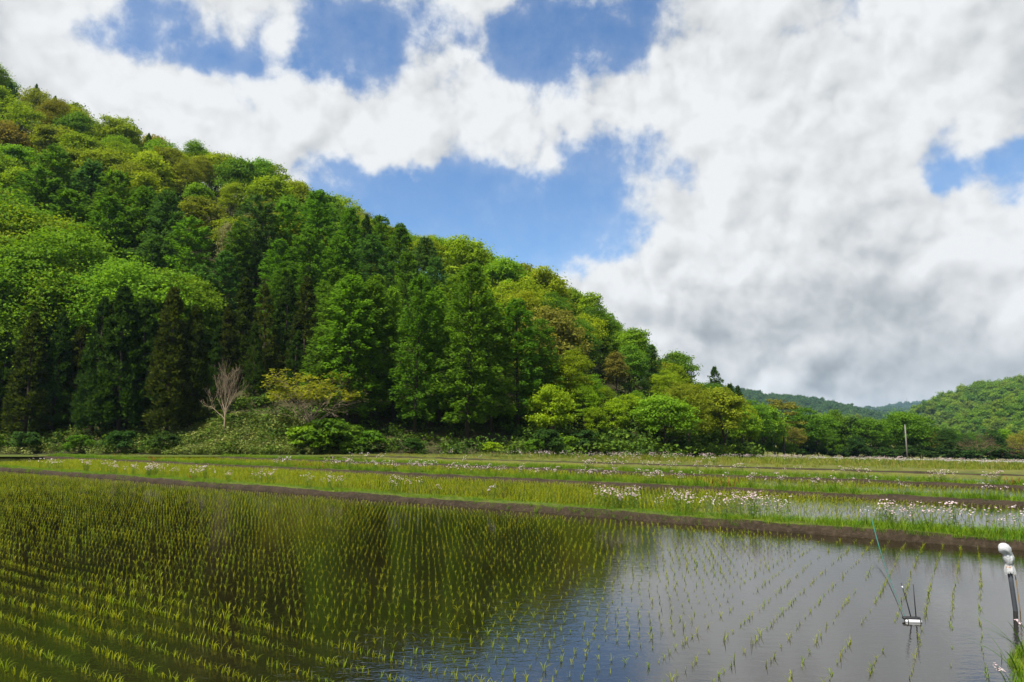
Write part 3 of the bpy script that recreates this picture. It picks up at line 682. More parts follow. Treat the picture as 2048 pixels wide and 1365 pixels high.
for (c, k, zn), L in sets.items():
    L.sort(key=lambda t: t['px'])
    for i, t in enumerate(L):
        if len(L) == 1: lb = '%s %s %s' % (c, k, zn)
        elif i < 20: lb = '%s %s %s from the left %s' % (ORD[i], c, k, zn)
        else: lb = 'last %s %s on the right %s' % (c, k, zn)
        cat = 'shrub' if t['kind'] == 'shrub' else 'tree'
        grp = {'shrub': 'shrubs at the forest edge'}.get(t['kind'], 'riverside trees' if t['zone'] == 'river' else 'trees on the wooded hill')
        tag(t['o'], lb, cat, grp)

# the dead tree, the sparse yellow tree and the leafless brown riverside trees
def bare_tree(px, Y, ytop, seed, label, hh=6.5, barkm='palebark', width=1.0, **kw):
    tp = at_depth(px, ytop, Y); z = float(h_hill(tp[0], Y)) if Y > foot(tp[0]) else float(g_floor(tp[0], Y))
    tr, br, tips = bare(seed, hh, barkm=barkm, **kw)
    top = max(p[0][2] for p in tips); s = (tp[2] - z) / top
    root = empty('bare_tree', (tp[0], Y, z), rng.uniform(0, 6)); root.scale = (s * width, s * width, s)
    obj('trunk', tr, root); obj('branches', br, root); tag(root, label, 'tree'); return root, tips, s
bare_tree(457, 65.5, 712, 5, 'leafless pale grey-brown tree standing before the dark cedars', width=.78)
bare_tree(1955, 127, 858, 6, 'wide leafless brown tree beside the white rail near the right edge', barkm='twig', up=.1, spread=.5, width=1.5)
bare_tree(2046, 126, 872, 8, 'leafless brown tree at the right edge of the picture behind the rail', barkm='twig', up=.1, spread=.5, width=1.5)
root, tips, s = bare_tree(628, 64.0, 740, 9, 'small sparse tree with golden-green leaf sprays above the bamboo bank', barkm='palebark', up=.05, spread=.6, width=1.55)
root.name = 'sparse_tree'
r9 = np.random.default_rng(4); tp = np.array([t[0] for t in tips])
keep = tp[:, 2] > np.percentile(tp[:, 2], 30); tp = tp[keep]
n = len(tp) * 12; ci = np.repeat(np.arange(len(tp)), 12)
pos = tp[ci] + r9.normal(0, .14, (n, 3)) * np.array([1, 1, .6]); nm = norm(r9.normal(0, .5, (n, 3)) + np.array([0, 0, 1.0])); ax = np.cross(nm, rdir(n, r9))
L = r9.uniform(.10, .22, n); V, Fq = cards(pos, ax, nm, L, L * .7)
cw = obj('crown', make_mesh('sparse_crown', V, Fq, M['leaf'], tint=np.repeat(r9.random(n), 4)), root); cw.color = rgba((.23, .25, .016))

# ------------------------------------------------------------------ undergrowth and bamboo grass (uncountable)
def clump_mesh(name, seed, n, rad, hgt, L, m, wr=.6, lean=.5):
    r = np.random.default_rng(seed)
    pos = np.stack([r.normal(0, rad * .55, n), r.normal(0, rad * .55, n), r.uniform(.05, 1, n) ** .8 * hgt], 1)
    nm = norm(r.normal(0, lean, (n, 3)) + np.array([0, 0, .9])); ax = np.cross(nm, rdir(n, r))
    l = L * r.uniform(.6, 1.3, n); V, Fq = cards(pos, ax, nm, l, l * wr)
    return make_mesh(name, V, Fq, m, tint=np.repeat(np.clip(.5 + r.normal(0, .25, n), 0, 1), 4))
usa = variant_collection('bamboo_clump', [clump_mesh('bamboo_clump%d' % k, 200 + k, 60, .6, .7, .30, M['sasa'], .34) for k in range(3)])
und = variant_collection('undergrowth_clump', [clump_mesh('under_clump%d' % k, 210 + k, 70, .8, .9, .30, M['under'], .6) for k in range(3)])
n = 2600; px = rng.uniform(-40, 700, n); Y = rng.uniform(60.5, 68.5, n); x = (px - 1024) / F * Y
ok = (Y > foot(x)) & ((px > 330) & (px < 640) | (rng.random(n) < .15)); x, Y = x[ok], Y[ok]
scatter('bamboo_grass', np.stack([x, Y, h_hill(x, Y)], 1), rz3(len(x), .2), s3(len(x), .5, 1.0), rng.integers(0, 3, len(x)), usa, 'mottled dwarf bamboo covering the low bank under the cedars')
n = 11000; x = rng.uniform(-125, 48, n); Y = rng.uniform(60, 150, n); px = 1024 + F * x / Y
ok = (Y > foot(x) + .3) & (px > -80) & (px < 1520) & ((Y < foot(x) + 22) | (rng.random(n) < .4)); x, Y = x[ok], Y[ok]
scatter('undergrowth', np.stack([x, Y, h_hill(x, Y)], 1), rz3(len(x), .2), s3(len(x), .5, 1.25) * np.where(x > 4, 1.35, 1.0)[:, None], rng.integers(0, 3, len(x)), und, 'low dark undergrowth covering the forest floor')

# ------------------------------------------------------------------ far hills
farc = variant_collection('far_crown', [broadleaf(300 + k, R_=3.6, Hh=8, cb=.05, nclump=34, per=26, leafL=.80, layer=1.0, name='far')[1] for k in range(4)])
for o in farc.objects: o.data.materials[0] = M['farleaf']
M['ridgeleaf'] = foliage_mat('ridge_forest_foliage', ramp=[(.035, .085, .024), (.06, .13, .03), (.045, .10, .026), (.075, .14, .03)], trans=0.25)
farr = variant_collection('ridge_crown', [o.data.copy() for o in farc.objects])
for o in farr.objects: o.data.materials[0] = M['ridgeleaf']
def far_hill(name, sky, D, depth, spacing, label, flabel, ext=0.0, th=6.0, sc_=(.8, 1.3), seed=0, front=0.6, zbase=-4.0, rough=.10, coll=None):
    """ridge through the given skyline points at depth D, sloping towards and away from the viewer"""
    P = np.array([at_depth(px, py, D) for px, py in sky]); P[:, 2] -= th
    x0, x1 = P[0, 0], P[-1, 0]
    def hf(X, Y):
        crest = np.interp(X, P[:, 0], P[:, 2]); t = (Y - D) / depth
        k = np.where(t < 0, np.clip(1 + t / front, 0, 1) ** 1.0, np.clip(1 - t * 8, 0, 1))
        k = np.sin(k * math.pi / 2)
        lum = (fb(X / (depth * .35) + seed, Y / (depth * .5), seed, 4) - .5)
        return zbase + (crest - zbase) * k * (1 + rough * 4 * lum * np.clip(-t * 2, 0, 1)) 
    xs = np.linspace(x0, x1, 90); ys = np.linspace(D - depth * front, D + depth, 70)
    grid_obj(name, xs, ys, hf, M['hill'], label)
    r = np.random.default_rng(seed); area = (x1 - x0) * depth * (front + .06); n = int(area / spacing ** 2)
    x = r.uniform(x0, x1, n); y = r.uniform(D - depth * front, D + depth * .06, n); z = hf(x, y); s = spacing / 5.0 * r.uniform(*sc_, n)
    px = 1024 + F * x / y; ok = (px > 1380) & (px < 2800); x, y, z, s = x[ok], y[ok], z[ok], s[ok]
    scatter(name + '_forest', np.stack([x, y, z - .8 * s], 1), rz3(len(x), .05), np.stack([s, s, s * r.uniform(.8, 1.2, len(s))], 1), r.integers(0, 4, len(x)), coll or farc, flabel)
    return hf
far_hill('right_hill', [(1755, 900), (1790, 872), (1812, 850), (1840, 822), (1882, 796), (1940, 777), (1992, 771), (2050, 762), (2150, 750), (2400, 740), (2900, 735)], 620, 330, 6.2, 'green wooded hill on the right beyond the river', 'spring-green wood covering the hill on the right', seed=3, rough=.16)
far_hill('right_spur', [(1840, 900), (1880, 862), (1930, 838), (1990, 815), (2050, 800), (2200, 790), (2400, 780), (2900, 770)], 420, 160, 4.6, 'lower spur in front of the right-hand hill', 'lighter green wood on the lower spur at the right', seed=8, rough=.16, th=4)
far_hill('left_far_hill', [(1300, 775), (1440, 778), (1485, 788), (1512, 795), (1560, 797), (1592, 801), (1640, 818), (1700, 836), (1752, 856), (1800, 872)], 1350, 600, 7.5, 'long blue-green ridge falling to the right behind the riverside trees', 'wood covering the long blue-green ridge', seed=5, th=8, coll=farr)
far_hill('low_green_rise', [(1560, 850), (1630, 838), (1680, 840), (1720, 852), (1760, 866)], 560, 150, 4.5, 'low pale green rise behind the riverside trees', 'wood on the low pale green rise', seed=6, th=4)
far_hill('dark_far_hill', [(1690, 856), (1730, 832), (1758, 824), (1785, 832), (1830, 850)], 2000, 500, 10.0, 'small dark hill in the gap of the valley', 'wood on the small dark hill in the valley gap', seed=7, th=8, coll=farr)
far_hill('far_plateau', [(1600, 840), (1690, 828), (1720, 823), (1770, 822), (1800, 830)], 2600, 700, 13.0, 'far plateau with pale buildings in the valley gap', 'wood on the far plateau', seed=9, th=8, coll=farr)
hr = far_hill('blue_ridge', [(1700, 850), (1740, 834), (1775, 818), (1800, 812), (1830, 811), (1900, 800), (2000, 790)], 3600, 900, 16.0, 'hazy blue ridge at the end of the valley', 'wood on the hazy blue ridge', seed=10, th=8, coll=farr)

# ------------------------------------------------------------------ rice
def rice_mesh(seed, blades=5, Lm=.118):
    r = np.random.default_rng(seed); V = []; Fq = []; tt = []
    lean = r.uniform(-.4, .4)
    for b_ in range(blades):
        az = r.normal(lean, .8) + (math.pi if r.random() < .35 else 0); L = Lm * r.uniform(.65, 1.25)
        bend = r.choice([.25, 1.2, 2.0, 2.7], p=[.28, .27, .27, .18]); a0 = r.uniform(1.25, 1.55)
        t = np.linspace(0, 1, 5); ang = a0 - bend * t ** 1.6
        dx = np.cumsum(np.concatenate([[0], np.cos(ang[:-1])])) * L / 4; dz = np.cumsum(np.concatenate([[0], np.sin(ang[:-1])])) * L / 4
        d = np.array([math.cos(az), math.sin(az), 0]); sd_ = np.array([-d[1], d[0], 0])
        base = np.array([r.normal(0, .008), r.normal(0, .008), -.02])
        P = base + d * dx[:, None] + np.array([0, 0, 1]) * dz[:, None]
        w = np.array([.0022, .0032, .0030, .0022, .0003]) * r.uniform(.8, 1.3)
        n0 = sum(len(v) for v in V)
        V.append(np.stack([P - sd_ * w[:, None], P + sd_ * w[:, None]], 1).reshape(-1, 3))
        Fq += [[n0 + 2 * k, n0 + 2 * k + 1, n0 + 2 * k + 3, n0 + 2 * k + 2] for k in range(4)]
        tt.append(np.full(10, np.clip(.5 + r.normal(0, .2), 0, 1)))
    return make_mesh('rice', np.vstack(V), np.array(Fq), M['rice'], tint=np.concatenate(tt))
RICE = [rice_mesh(400 + k, 4 + k % 4) for k in range(9)]
ricec = variant_collection('rice_hill', RICE)
def rice_rows(s0, s1, q0, q1, along='q', dr=.30, dh=.14, passes=5, keep=.95, jit=.008):
    out = []
    if along == 'q':
        for k, s in enumerate(np.arange(s0, s1, dr)):
            ph = (k // passes) * .047 + k * .0; q = np.arange(q0, q1, dh) + ph % dh
            wig = .02 * np.sin(q * .6 + k // passes)
            out.append(np.stack([np.full(len(q), s) + wig, q], 1))
    else:
        for k, q in enumerate(np.arange(q0, q1, dr)):
            s = np.arange(s0, s1, dh) + rng.uniform(0, dh); out.append(np.stack([s, np.full(len(s), q) + .02 * np.sin(s * .8 + k)], 1))
    A = np.vstack(out); A = A + rng.normal(0, jit, A.shape)
    A = A[rng.random(len(A)) < keep]
    return sq(A[:, 0], A[:, 1])
A1 = np.vstack([rice_rows(1.9, 5.6, -20, -3.0, dr=.38, dh=.085, keep=.97), rice_rows(5.62, D1 - .18, -46, -3.0, dr=.31)])
A2 = rice_rows(1.9, D1 - .25, -2.75, .1, 's', keep=.66, dh=.17)
B1 = rice_rows(D1 + 1.7, D2 - .15, -58, 8); B2 = rice_rows(D1 + 1.7, D2 - .15, 8.2, 26, 'q', keep=.42)
C1 = np.vstack([rice_rows(D2 + 1.5, D3 - .15, -60, 4, keep=.85, dh=.17), rice_rows(D2 + 1.5, D3 - .15, 4, 34, keep=.28, dh=.2)]); Dd = rice_rows(D3 + 1.5, 40.5, -45, 45, keep=.45, dh=.2)
RP = np.vstack([A1, A2, B1, B2, C1, Dd])
def inframe(P, z=0.0, m=60):
    px, py = project(np.concatenate([P, np.full((len(P), 1), z)], 1)); return (px > -m) & (px < 2048 + m) & (py < 1365 + m) & (P[:, 1] > 0)
RP = RP[inframe(RP) & (RP[:, 1] < 58.5)]
patch = fb(RP[:, 0] / 2.5, RP[:, 1] / 2.5, 77)
near = np.hypot(RP[:, 0], RP[:, 1]); px, py = project(np.concatenate([RP, np.zeros((len(RP), 1))], 1))
vis = (px > 4) & (px < 2044) & (py < 1362)
order = np.argsort(np.where(vis, near, 1e9)); ind = order[:300]; rest = order[300:]
lean_az = 2.6
def rscale(P): 
    q_ = P @ E_; f = (.77 + .65 * (fb(P[:, 0] / 2.5, P[:, 1] / 2.5, 77) - .5)) * (1 - .15 * sstep(-4.5, -3, q_)) * (1 + .28 * (1 - sstep(5.0, 6.2, P @ N_)) * (1 - sstep(-8, -4, q_))) * np.where(P @ N_ > D1, 1.5 - .85 * sstep(-4, 6, q_), 1.0); return f * rng.uniform(.72, 1.28, len(P))
sc_all = rscale(RP)
for i in ind:
    p = RP[i]; o = obj('rice_seedling', RICE[rng.integers(len(RICE))], None, (p[0], p[1], 0))
    o.rotation_euler = (rng.normal(0, .08), rng.normal(0, .08), lean_az + rng.normal(0, .7)); s = sc_all[i]; o.scale = (s, s, s)
    side = 'left' if px[i] < 700 else 'middle' if px[i] < 1350 else 'right'
    tag(o, {'left': 'small rice seedling among the rows nearest the camera at lower left', 'middle': 'small rice seedling among those nearest the camera at bottom centre', 'right': 'small rice seedling in the bright sky reflection at lower right'}[side], 'seedling', {'left': 'near rice seedlings at lower left', 'middle': 'near rice seedlings at bottom centre', 'right': 'near rice seedlings at lower right'}[side])
Rr = RP[rest]; n = len(Rr); s = sc_all[rest] * (1 + .1 * sstep(14, 30, near[rest]))
scatter('rice_crop', np.concatenate([Rr, np.zeros((n, 1))], 1), np.stack([rng.normal(0, .08, n), rng.normal(0, .08, n), lean_az + rng.normal(0, .6, n)], 1), np.stack([s * (1 + .3 * sstep(14, 30, near[rest])), s * (1 + .3 * sstep(14, 30, near[rest])), s], 1), rng.integers(0, len(RICE), n), ricec, 'rows of young rice standing in the flooded paddies')

# ------------------------------------------------------------------ grass
def tuft_mesh(seed, blades, L, w, spread, m, bend=(.2, 1.3), nseg=4):
    r = np.random.default_rng(seed); V = []; Fq = []; tt = []; n0 = 0
    for b_ in range(blades):
        az = r.uniform(0, 6.283); l = L * r.uniform(.45, 1.15); bd = r.uniform(*bend); a0 = r.uniform(1.1, 1.55)
        t = np.linspace(0, 1, nseg + 1); ang = a0 - bd * t ** 1.4
        dx = np.concatenate([[0], np.cumsum(np.cos(ang[:-1]))]) * l / nseg; dz = np.concatenate([[0], np.cumsum(np.sin(ang[:-1]))]) * l / nseg
        d = np.array([math.cos(az), math.sin(az), 0]); sd_ = np.array([-d[1], d[0], 0]); ba = np.array([r.normal(0, spread), r.normal(0, spread), -.03])
        P = ba + d * dx[:, None] + np.array([0, 0, 1]) * dz[:, None]; ww = w * r.uniform(.7, 1.2) * np.array([.7, 1, .9, .6, .08][:nseg + 1] if nseg == 4 else [.8, 1, .6, .08][:nseg + 1])
        V.append(np.stack([P - sd_ * ww[:, None], P + sd_ * ww[:, None]], 1).reshape(-1, 3))
        Fq += [[n0 + 2 * k, n0 + 2 * k + 1, n0 + 2 * k + 3, n0 + 2 * k + 2] for k in range(nseg)]; n0 += 2 * (nseg + 1)
        tt.append(np.full(2 * (nseg + 1), np.clip(.5 + r.normal(0, .22), 0, 1)))
    return make_mesh('tuft', np.vstack(V), np.array(Fq), m, tint=np.concatenate(tt))
gr = variant_collection('grass_tuft', [tuft_mesh(500 + k, 26, .27, .0042, .07, M['grass']) for k in range(5)])
fl = variant_collection('fallow_tuft', [tuft_mesh(520 + k, 26, .42, .010, .16, M['fallow'], nseg=3) for k in range(5)])
def top_z(h): return h
def dyke_grass(s0, q0, q1, dens, h, sa, sb, front=.30, width=1.15, hmod=None):
    n = int((q1 - q0) * width * dens); s = s0 + front + rng.random(n) * width; q = rng.uniform(q0, q1, n)
    P = sq(s, q); z = np.where(s < s0 + front + .75, h - .03, h * .35)
    f = .55 + .9 * fb(q / 2.2, s * .6, 61 + int(s0)); f = np.where(s < s0 + front + .12, f * .45, f)
    if hmod is not None: f = f * hmod(q)
    return np.concatenate([P, z[:, None]], 1), f * rng.uniform(sa, sb, n)
def tall_right(q): return .55 + .75 * sstep(-9, 3, q)
def low_right(q): return 1 - .42 * sstep(2, 12, q)
GP = []; GS = []
for a in (dyke_grass(D1, -50, 20, 75, .18, .6, 1.2, front=.10, width=1.30, hmod=tall_right), dyke_grass(D2, -64, 32, 40, .15, .7, 1.3, front=.22, width=1.2, hmod=low_right), dyke_grass(D3, -52, 46, 34, .12, .8, 1.4, front=.22, width=1.2, hmod=low_right)): GP.append(a[0]); GS.append(a[1])
# sprinkles on the mud face and the waterline
n = 900; q = rng.uniform(-45, 18, n); s = D1 + rng.uniform(.02, .2, n); GP.append(np.concatenate([sq(s, q), ((s - D1) / .19 * .16)[:, None]], 1)); GS.append(rng.uniform(.25, .55, n) * (fb(q / 1.3, q * 0, 33) > .5))
# right-hand bank
n = 5200; s = rng.uniform(1.0, 13.5, n); q = rng.uniform(.1, 3.2, n); ed = 0.16 + 0.75 * sstep(8.6, 11.2, s); ok = q > ed + .03; s, q = s[ok], q[ok]
GP.append(np.concatenate([sq(s, q), z_bank(s, q)[:, None] - .01], 1)); GS.append(rng.uniform(.35, .75, len(s)))
GP = np.vstack(GP); GS = np.concatenate(GS); ok = inframe(GP[:, :2], .2, 160) & (GS > .05) & (GP[:, 1] < 61); GP, GS = GP[ok], GS[ok]
n = len(GP); scatter('grass', GP, rz3(n, .1), np.stack([GS, GS, GS], 1), rng.integers(0, 5, n), gr, 'fresh green grass growing along the dykes and banks')
# strip of grass before the hill and the fallow terraces on the right
n = 31000; Y = 38 + 85 * rng.random(n) ** 1.0; x = rng.uniform(-60, 125, n); s = x * N_[0] + Y * N_[1]; px = 1024 + F * x / Y
ok = (px > -60) & (px < 2500) & (((s > 41.2) & (s < 130)) | ((Y > 57.5) & (Y < 62.5))) & (Y < foot(x) + 1.2)
x, Y, s = x[ok], Y[ok], s[ok]; n = len(x); f = .45 + 1.0 * fb(x / 5, Y / 5, 90); f = np.where(Y > 57, f, f)
strips = np.abs(((s - 41) / 9.5) % 1 - .5) * 2          # taller on the old dykes between the terraces
f = f * (.55 + .75 * sstep(.75, .95, strips))
zz = np.where((s < 42), -.02, g_floor(x, Y)); f = np.where(s < 42, f * .55, f)
scatter('fallow_grass', np.stack([x, Y, zz], 1), rz3(n, .1), np.stack([f * 1.2, f * 1.2, f], 1), rng.integers(0, 5, n), fl, 'tufted yellow-green grass of the fallow terraces before the rail')
# level turf strip at the foot of the hill
P = [(-70, 57.0), (2, 57.0), (2, 63), (-70, 63)]
quad_sheet('grass_strip', P, 0.10, M['turf'], 'strip of turf between the paddies and the foot of the wooded hill')

# ------------------------------------------------------------------ flowers
def flower_mesh(seed, stems=4, H_=.52):
    r = np.random.default_rng(seed); sv = MB(); fv = MB()
    for k in range(stems):
        az = r.uniform(0, 6.28); ln = r.uniform(.03, .16); h = H_ * r.uniform(.65, 1.1); b0 = np.array([r.normal(0, .03), r.normal(0, .03), -.03])
        top = b0 + np.array([math.cos(az) * ln, math.sin(az) * ln, h]); mid = (b0 + top) * .5 + np.array([0, 0, .04])
        sv.tube(np.array([b0, mid, top]), [.004, .0035, .0025], 3, cap=False)
        for j in range(3):
            t = r.uniform(.1, .7); p = b0 + (top - b0) * t; a2 = r.uniform(0, 6.28); dd = np.array([math.cos(a2), math.sin(a2), .4])
            V, Q = cards((p + dd * .05)[None], dd[None], np.array([[0, 0, 1.]]), .11, .022); sv.add(V, Q)
        for j in range(r.integers(2, 5)):
            c = top + np.array([r.normal(0, .028), r.normal(0, .028), r.normal(.01, .022)]); rad = r.uniform(.015, .025)
            a = np.linspace(0, 6.283, 7, endpoint=False); nx, ny = r.normal(0, .35, 2)
            ring = np.stack([np.cos(a) * rad, np.sin(a) * rad, np.cos(a) * rad * nx + np.sin(a) * rad * ny], 1) + c
            fv.add(np.vstack([ring, c + np.array([0, 0, -.008]), c + np.array([0, 0, .006])]), None, [[7, (i + 1) % 7, i] for i in range(7)] + [[8, i, (i + 1) % 7] for i in range(7)], r.random())
    return sv.mesh('flower_stems', M['stem'], False), fv.mesh('flower_heads', M['petal'], False)
FLW = [flower_mesh(600 + k, 3 + k % 4) for k in range(7)]
def joined_flower(k):
    a, b2 = FLW[k]
    va = np.zeros(len(a.vertices) * 3, np.float32); a.vertices.foreach_get('co', va); vb = np.zeros(len(b2.vertices) * 3, np.float32); b2.vertices.foreach_get('co', vb)
    fa = [list(p.vertices) for p in a.polygons]; fb_ = [[v + len(a.vertices) for v in p.vertices] for p in b2.polygons]
    q4 = [f for f in fa if len(f) == 4]; t3 = [f for f in fa if len(f) == 3] + fb_
    me = make_mesh('flower', np.vstack([va.reshape(-1, 3), vb.reshape(-1, 3)]), [np.array(q4), np.array(t3)], [M['stem'], M['petal']], [0] * len(q4) + [0] * (len(t3) - len(fb_)) + [1] * len(fb_), tint=np.full(len(a.vertices) + len(b2.vertices), .5))
    return me
flc = variant_collection('flower_variant', [joined_flower(k) for k in range(7)])
FP = []
def clump(px0, px1, s0, n, h=.21, width=.8, front=.4):
    # plants along a dyke (given by its near edge s0) between two columns of the photo
    for _ in range(max(2, int(n * .62))):
        s = s0 + front + rng.random() * width; px = rng.uniform(px0, px1); k = (px - 1024) / F
        # ground point with X = k*Y on this line
        Yd = s / (k * N_[0] + N_[1]); FP.append((k * Yd, Yd, h - .04, s0))
for a, b2, n in [(60, 140, 12), (180, 250, 16), (240, 330, 26), (300, 420, 30), (400, 470, 16), (480, 560, 14), (615, 630, 6), (650, 700, 12), (785, 815, 10), (830, 890, 5), (980, 990, 3), (1190, 1275, 34), (1300, 1340, 5), (1340, 1440, 24), (1425, 1475, 12), (1460, 1560, 22), (1740, 1800, 12), (1800, 1900, 16), (1900, 2048, 14), (1560, 1740, 6)]: clump(a, b2, D1, n)
for a, b2, n in [(0, 45, 12), (540, 600, 12), (650, 800, 34), (790, 870, 22), (900, 1120, 60), (1140, 1260, 22), (1260, 1420, 30), (1440, 1560, 14), (1560, 1800, 20), (1930, 2048, 10)]: clump(a, b2, D2, n, .15)
for a, b2, n in [(1650, 1760, 14), (1840, 1990, 30), (1150, 1330, 26), (1330, 1600, 26), (700, 1000, 16)]: clump(a, b2, D3, n, .12)
FP = np.array(FP); FP = FP[(FP[:, 1] < 60)]
od = np.argsort(FP[:, 1]); fi = od[:290]; fr = od[290:]
for i in fi:
    x, y, z, s0 = FP[i]; k = rng.integers(7); root = obj('flowering_weed', FLW[k][0], None, (x, y, z)); s = rng.uniform(.75, 1.2); root.scale = (s, s, s); root.rotation_euler = (rng.normal(0, .06), rng.normal(0, .06), rng.uniform(0, 6.28))
    obj('flower_heads', FLW[k][1], root)['kind'] = 'stuff'
    dn = {D1: 'nearest', D2: 'second', D3: 'third'}[s0]; px = 1024 + F * x / y
    zn = 'left end' if px < 350 else 'left half' if px < 800 else 'middle' if px < 1300 else 'right half' if px < 1720 else 'right end'
    tag(root, 'white-pink flowering weed on the %s dyke, %s' % (dn, zn), 'flower', 'flowering weeds on the %s dyke, %s' % (dn, zn))
# the rest: far dykes and the fallow terraces
n = 6500; Y = rng.uniform(42, 118, n); x = rng.uniform(-20, 92, n); s = x * N_[0] + Y * N_[1]; px = 1024 + F * x / Y; pt = fb(x / 6, Y / 6, 95)
st = np.abs(((s - 41) / 9.5) % 1 - .5) * 2
ok = (px > 800) & (px < 2090) & (s > 41.5) & (s < 127) & (Y < foot(x)) & (rng.random(n) < sstep(.40, .62, pt) * (.35 + .65 * st)); x, Y = x[ok], Y[ok]
XP = np.vstack([FP[fr][:, :3], np.stack([x, Y, g_floor(x, Y)], 1)]); n = len(XP)
fs = rng.uniform(.8, 1.3, n); scatter('flower_drift', XP, rz3(n, .08), np.stack([fs * 1.3, fs * 1.3, fs], 1), rng.integers(0, 7, n), flc, 'far drifts of white-pink flowers over the weedy terraces')
# dock weeds turning red-brown
dk = [tuft_mesh(700 + k, 18, .30, .016, .12, M['dock'], bend=(.2, 1.2)) for k in range(3)]
dl = [(602 + 11 * k, D2) for k in range(6)] + [(316, D2), (322, D2), (245, D2), (395, D1), (1405, D2), (1418, D2), (1450, D2), (1435, D2), (2010, D3), (2018, D3)]
for j, (px, s0) in enumerate(dl):
    s = s0 + .5 + .4 * rng.random(); k = (px - 1024) / F; Yd = s / (k * N_[0] + N_[1]); h = {D1: .18, D2: .12, D3: .1}[s0]
    o = obj('dock_weed', dk[j % 3], None, (k * Yd, Yd, h)); ss_ = rng.uniform(.7, 1.2) * (1 if s0 == D1 else 1.3); o.scale = (ss_, ss_, ss_)
    dn = {D1: 'nearest', D2: 'second', D3: 'third'}[s0]; zn = 'far left' if px < 350 else 'left of the middle' if px < 800 else 'right of the middle' if px < 1700 else 'right end'
    tag(o, 'red-brown dock weed on the %s dyke, %s' % (dn, zn), 'weed', 'dock weeds on the %s dyke, %s' % (dn, zn))

# ------------------------------------------------------------------ stake with a white plastic bag
pb = at_z(2031, 1222, 0.0); root = empty('stake', (pb[0], pb[1], 0)); tag(root, 'dark stake with a white plastic bag tied over its top, standing in the paddy', 'stake')
Ht = .62; lx = -.036
mb = MB(); mb.tube(np.array([[.006, 0, -.25], [0, 0, 0], [lx * .5, 0, Ht * .5], [lx, 0, Ht]]), [.027, .027, .027, .027], 14); mb.build('post', M['greypost'], root)
mb = MB(); mb.tube(np.array([[.052, -.015, -.2], [.048, -.015, .05], [.032, -.02, .35], [.0, -.03, .68]]), [.0065, .006, .006, .005], 7); mb.build('cane', M['cane'], root)
def bag():
    prof = [(.834, .002), (.828, .035), (.812, .062), (.785, .078), (.755, .079), (.73, .068), (.712, .057), (.70, .054), (.685, .060), (.655, .067), (.625, .060), (.60, .054), (.585, .047), (.575, .043), (.56, .056), (.535, .069), (.515, .066)]
    ns = 40; a = np.linspace(0, 2 * math.pi, ns, endpoint=False); rows = []
    for k, (z, r_) in enumerate(prof):
        cr_ = 1 + .16 * (fb(np.cos(a) * 3 + 4, np.sin(a) * 3 + z * 22, 7) - .5) + (.10 * np.sin(a * 7 + k * .5) if k > 5 else .03 * np.sin(a * 5 + k)) + (.20 * (fb(np.cos(a) * 2.2 + 8, np.sin(a) * 2.2 + 3, 17) - .5) * 2 if k > 12 else 0)
        cx = lx * z / Ht + (-.022 if k < 6 else .008); zz = z + .012 * np.sin(a * 3 + k * .4) + (-.05 * fb(np.cos(a) * 2.6 + 1, np.sin(a) * 2.6 + 6, 23) * (k - 13) * .8 if k > 13 else 0)
        rows.append(np.stack([cx + np.cos(a) * r_ * cr_ * .9, np.sin(a) * r_ * cr_ * .9, zz], 1))
    V = np.stack(rows); i = np.arange(len(prof) * ns).reshape(len(prof), ns); j = np.roll(i, -1, axis=1)
    Q = np.stack([i[:-1], i[1:], j[1:], j[:-1]], -1).reshape(-1, 4)
    return make_mesh('bag', V.reshape(-1, 3), Q, M['bagm'], smooth=True)
m_, nt_, out_ = mat('bag_plastic')
p_ = nt_.node('ShaderNodeTexCoord').outputs['Object']; bpn = nt_.node('ShaderNodeBump', {'Strength': .9, 'Distance': .012, 'Height': nt_.noise(p_, 28.0, 4.0, .6, dist=1.2)})
b1 = nt_.node('ShaderNodeBsdfPrincipled', {'Base Color': (.62, .63, .64, 1), 'Roughness': .38, 'Normal': bpn.outputs[0]}); b2 = nt_.node('ShaderNodeBsdfTranslucent', {'Color': (.6, .6, .6, 1)})
nt_.l.new(nt_.node('ShaderNodeMixShader', {0: .3, 1: b1.outputs[0], 2: b2.outputs[0]}).outputs[0], out_.inputs[0]); M['bagm'] = m_
obj('plastic_bag', bag(), root)
mb = MB(); a = np.linspace(0, 2 * math.pi * 2.2, 30); mb.tube(np.stack([lx * .93 + np.cos(a) * .038, np.sin(a) * .038 - .005, .505 + a * .004], 1), .0045, 5); mb.tube(np.array([[lx * .93 + .03, -.03, .51], [lx * .93 + .045, -.045, .48], [lx * .93 + .035, -.05, .45]]), [.004, .004, .003], 5); mb.build('tie', M['string'], root)

# ------------------------------------------------------------------ float gauge and the green pole
pf = at_z(1826, 1244, 0.0); root = empty('float_gauge', (pf[0], pf[1], 0), R(-8)); tag(root, 'small white and black float with two thin upright rods on the paddy water', 'float')
def capsule(L, r_, flat=1.0):
    t = np.array([-1, -.97, -.88, -.7, .7, .88, .97, 1]); rr = np.array([.05, .55, .88, 1, 1, .88, .55, .05]) * r_
    mb = MB(); mb.tube(np.stack([t * L, 0 * t, 0 * t], 1), rr, 14); mb.V = [v * np.array([1, 1, flat]) for v in mb.V]; return mb
mb = capsule(.095, .024); mb.V = [v + np.array([0, -.02, .006]) for v in mb.V]; mb.build('float_body', M['white'], root)
mb = capsule(.105, .032, .6); mb.V = [v + np.array([-.004, .03, .035]) for v in mb.V]; mb.build('float_frame', M['black'], root)
for sx in (-.07, .07):
    mb = MB(); a = np.linspace(0, 6.283, 17); mb.tube(np.stack([0 * a + sx, np.cos(a) * .034 - .012, np.sin(a) * .034 + .010], 1), .006, 5, cap=False); mb.build('strap', M['black'], root)
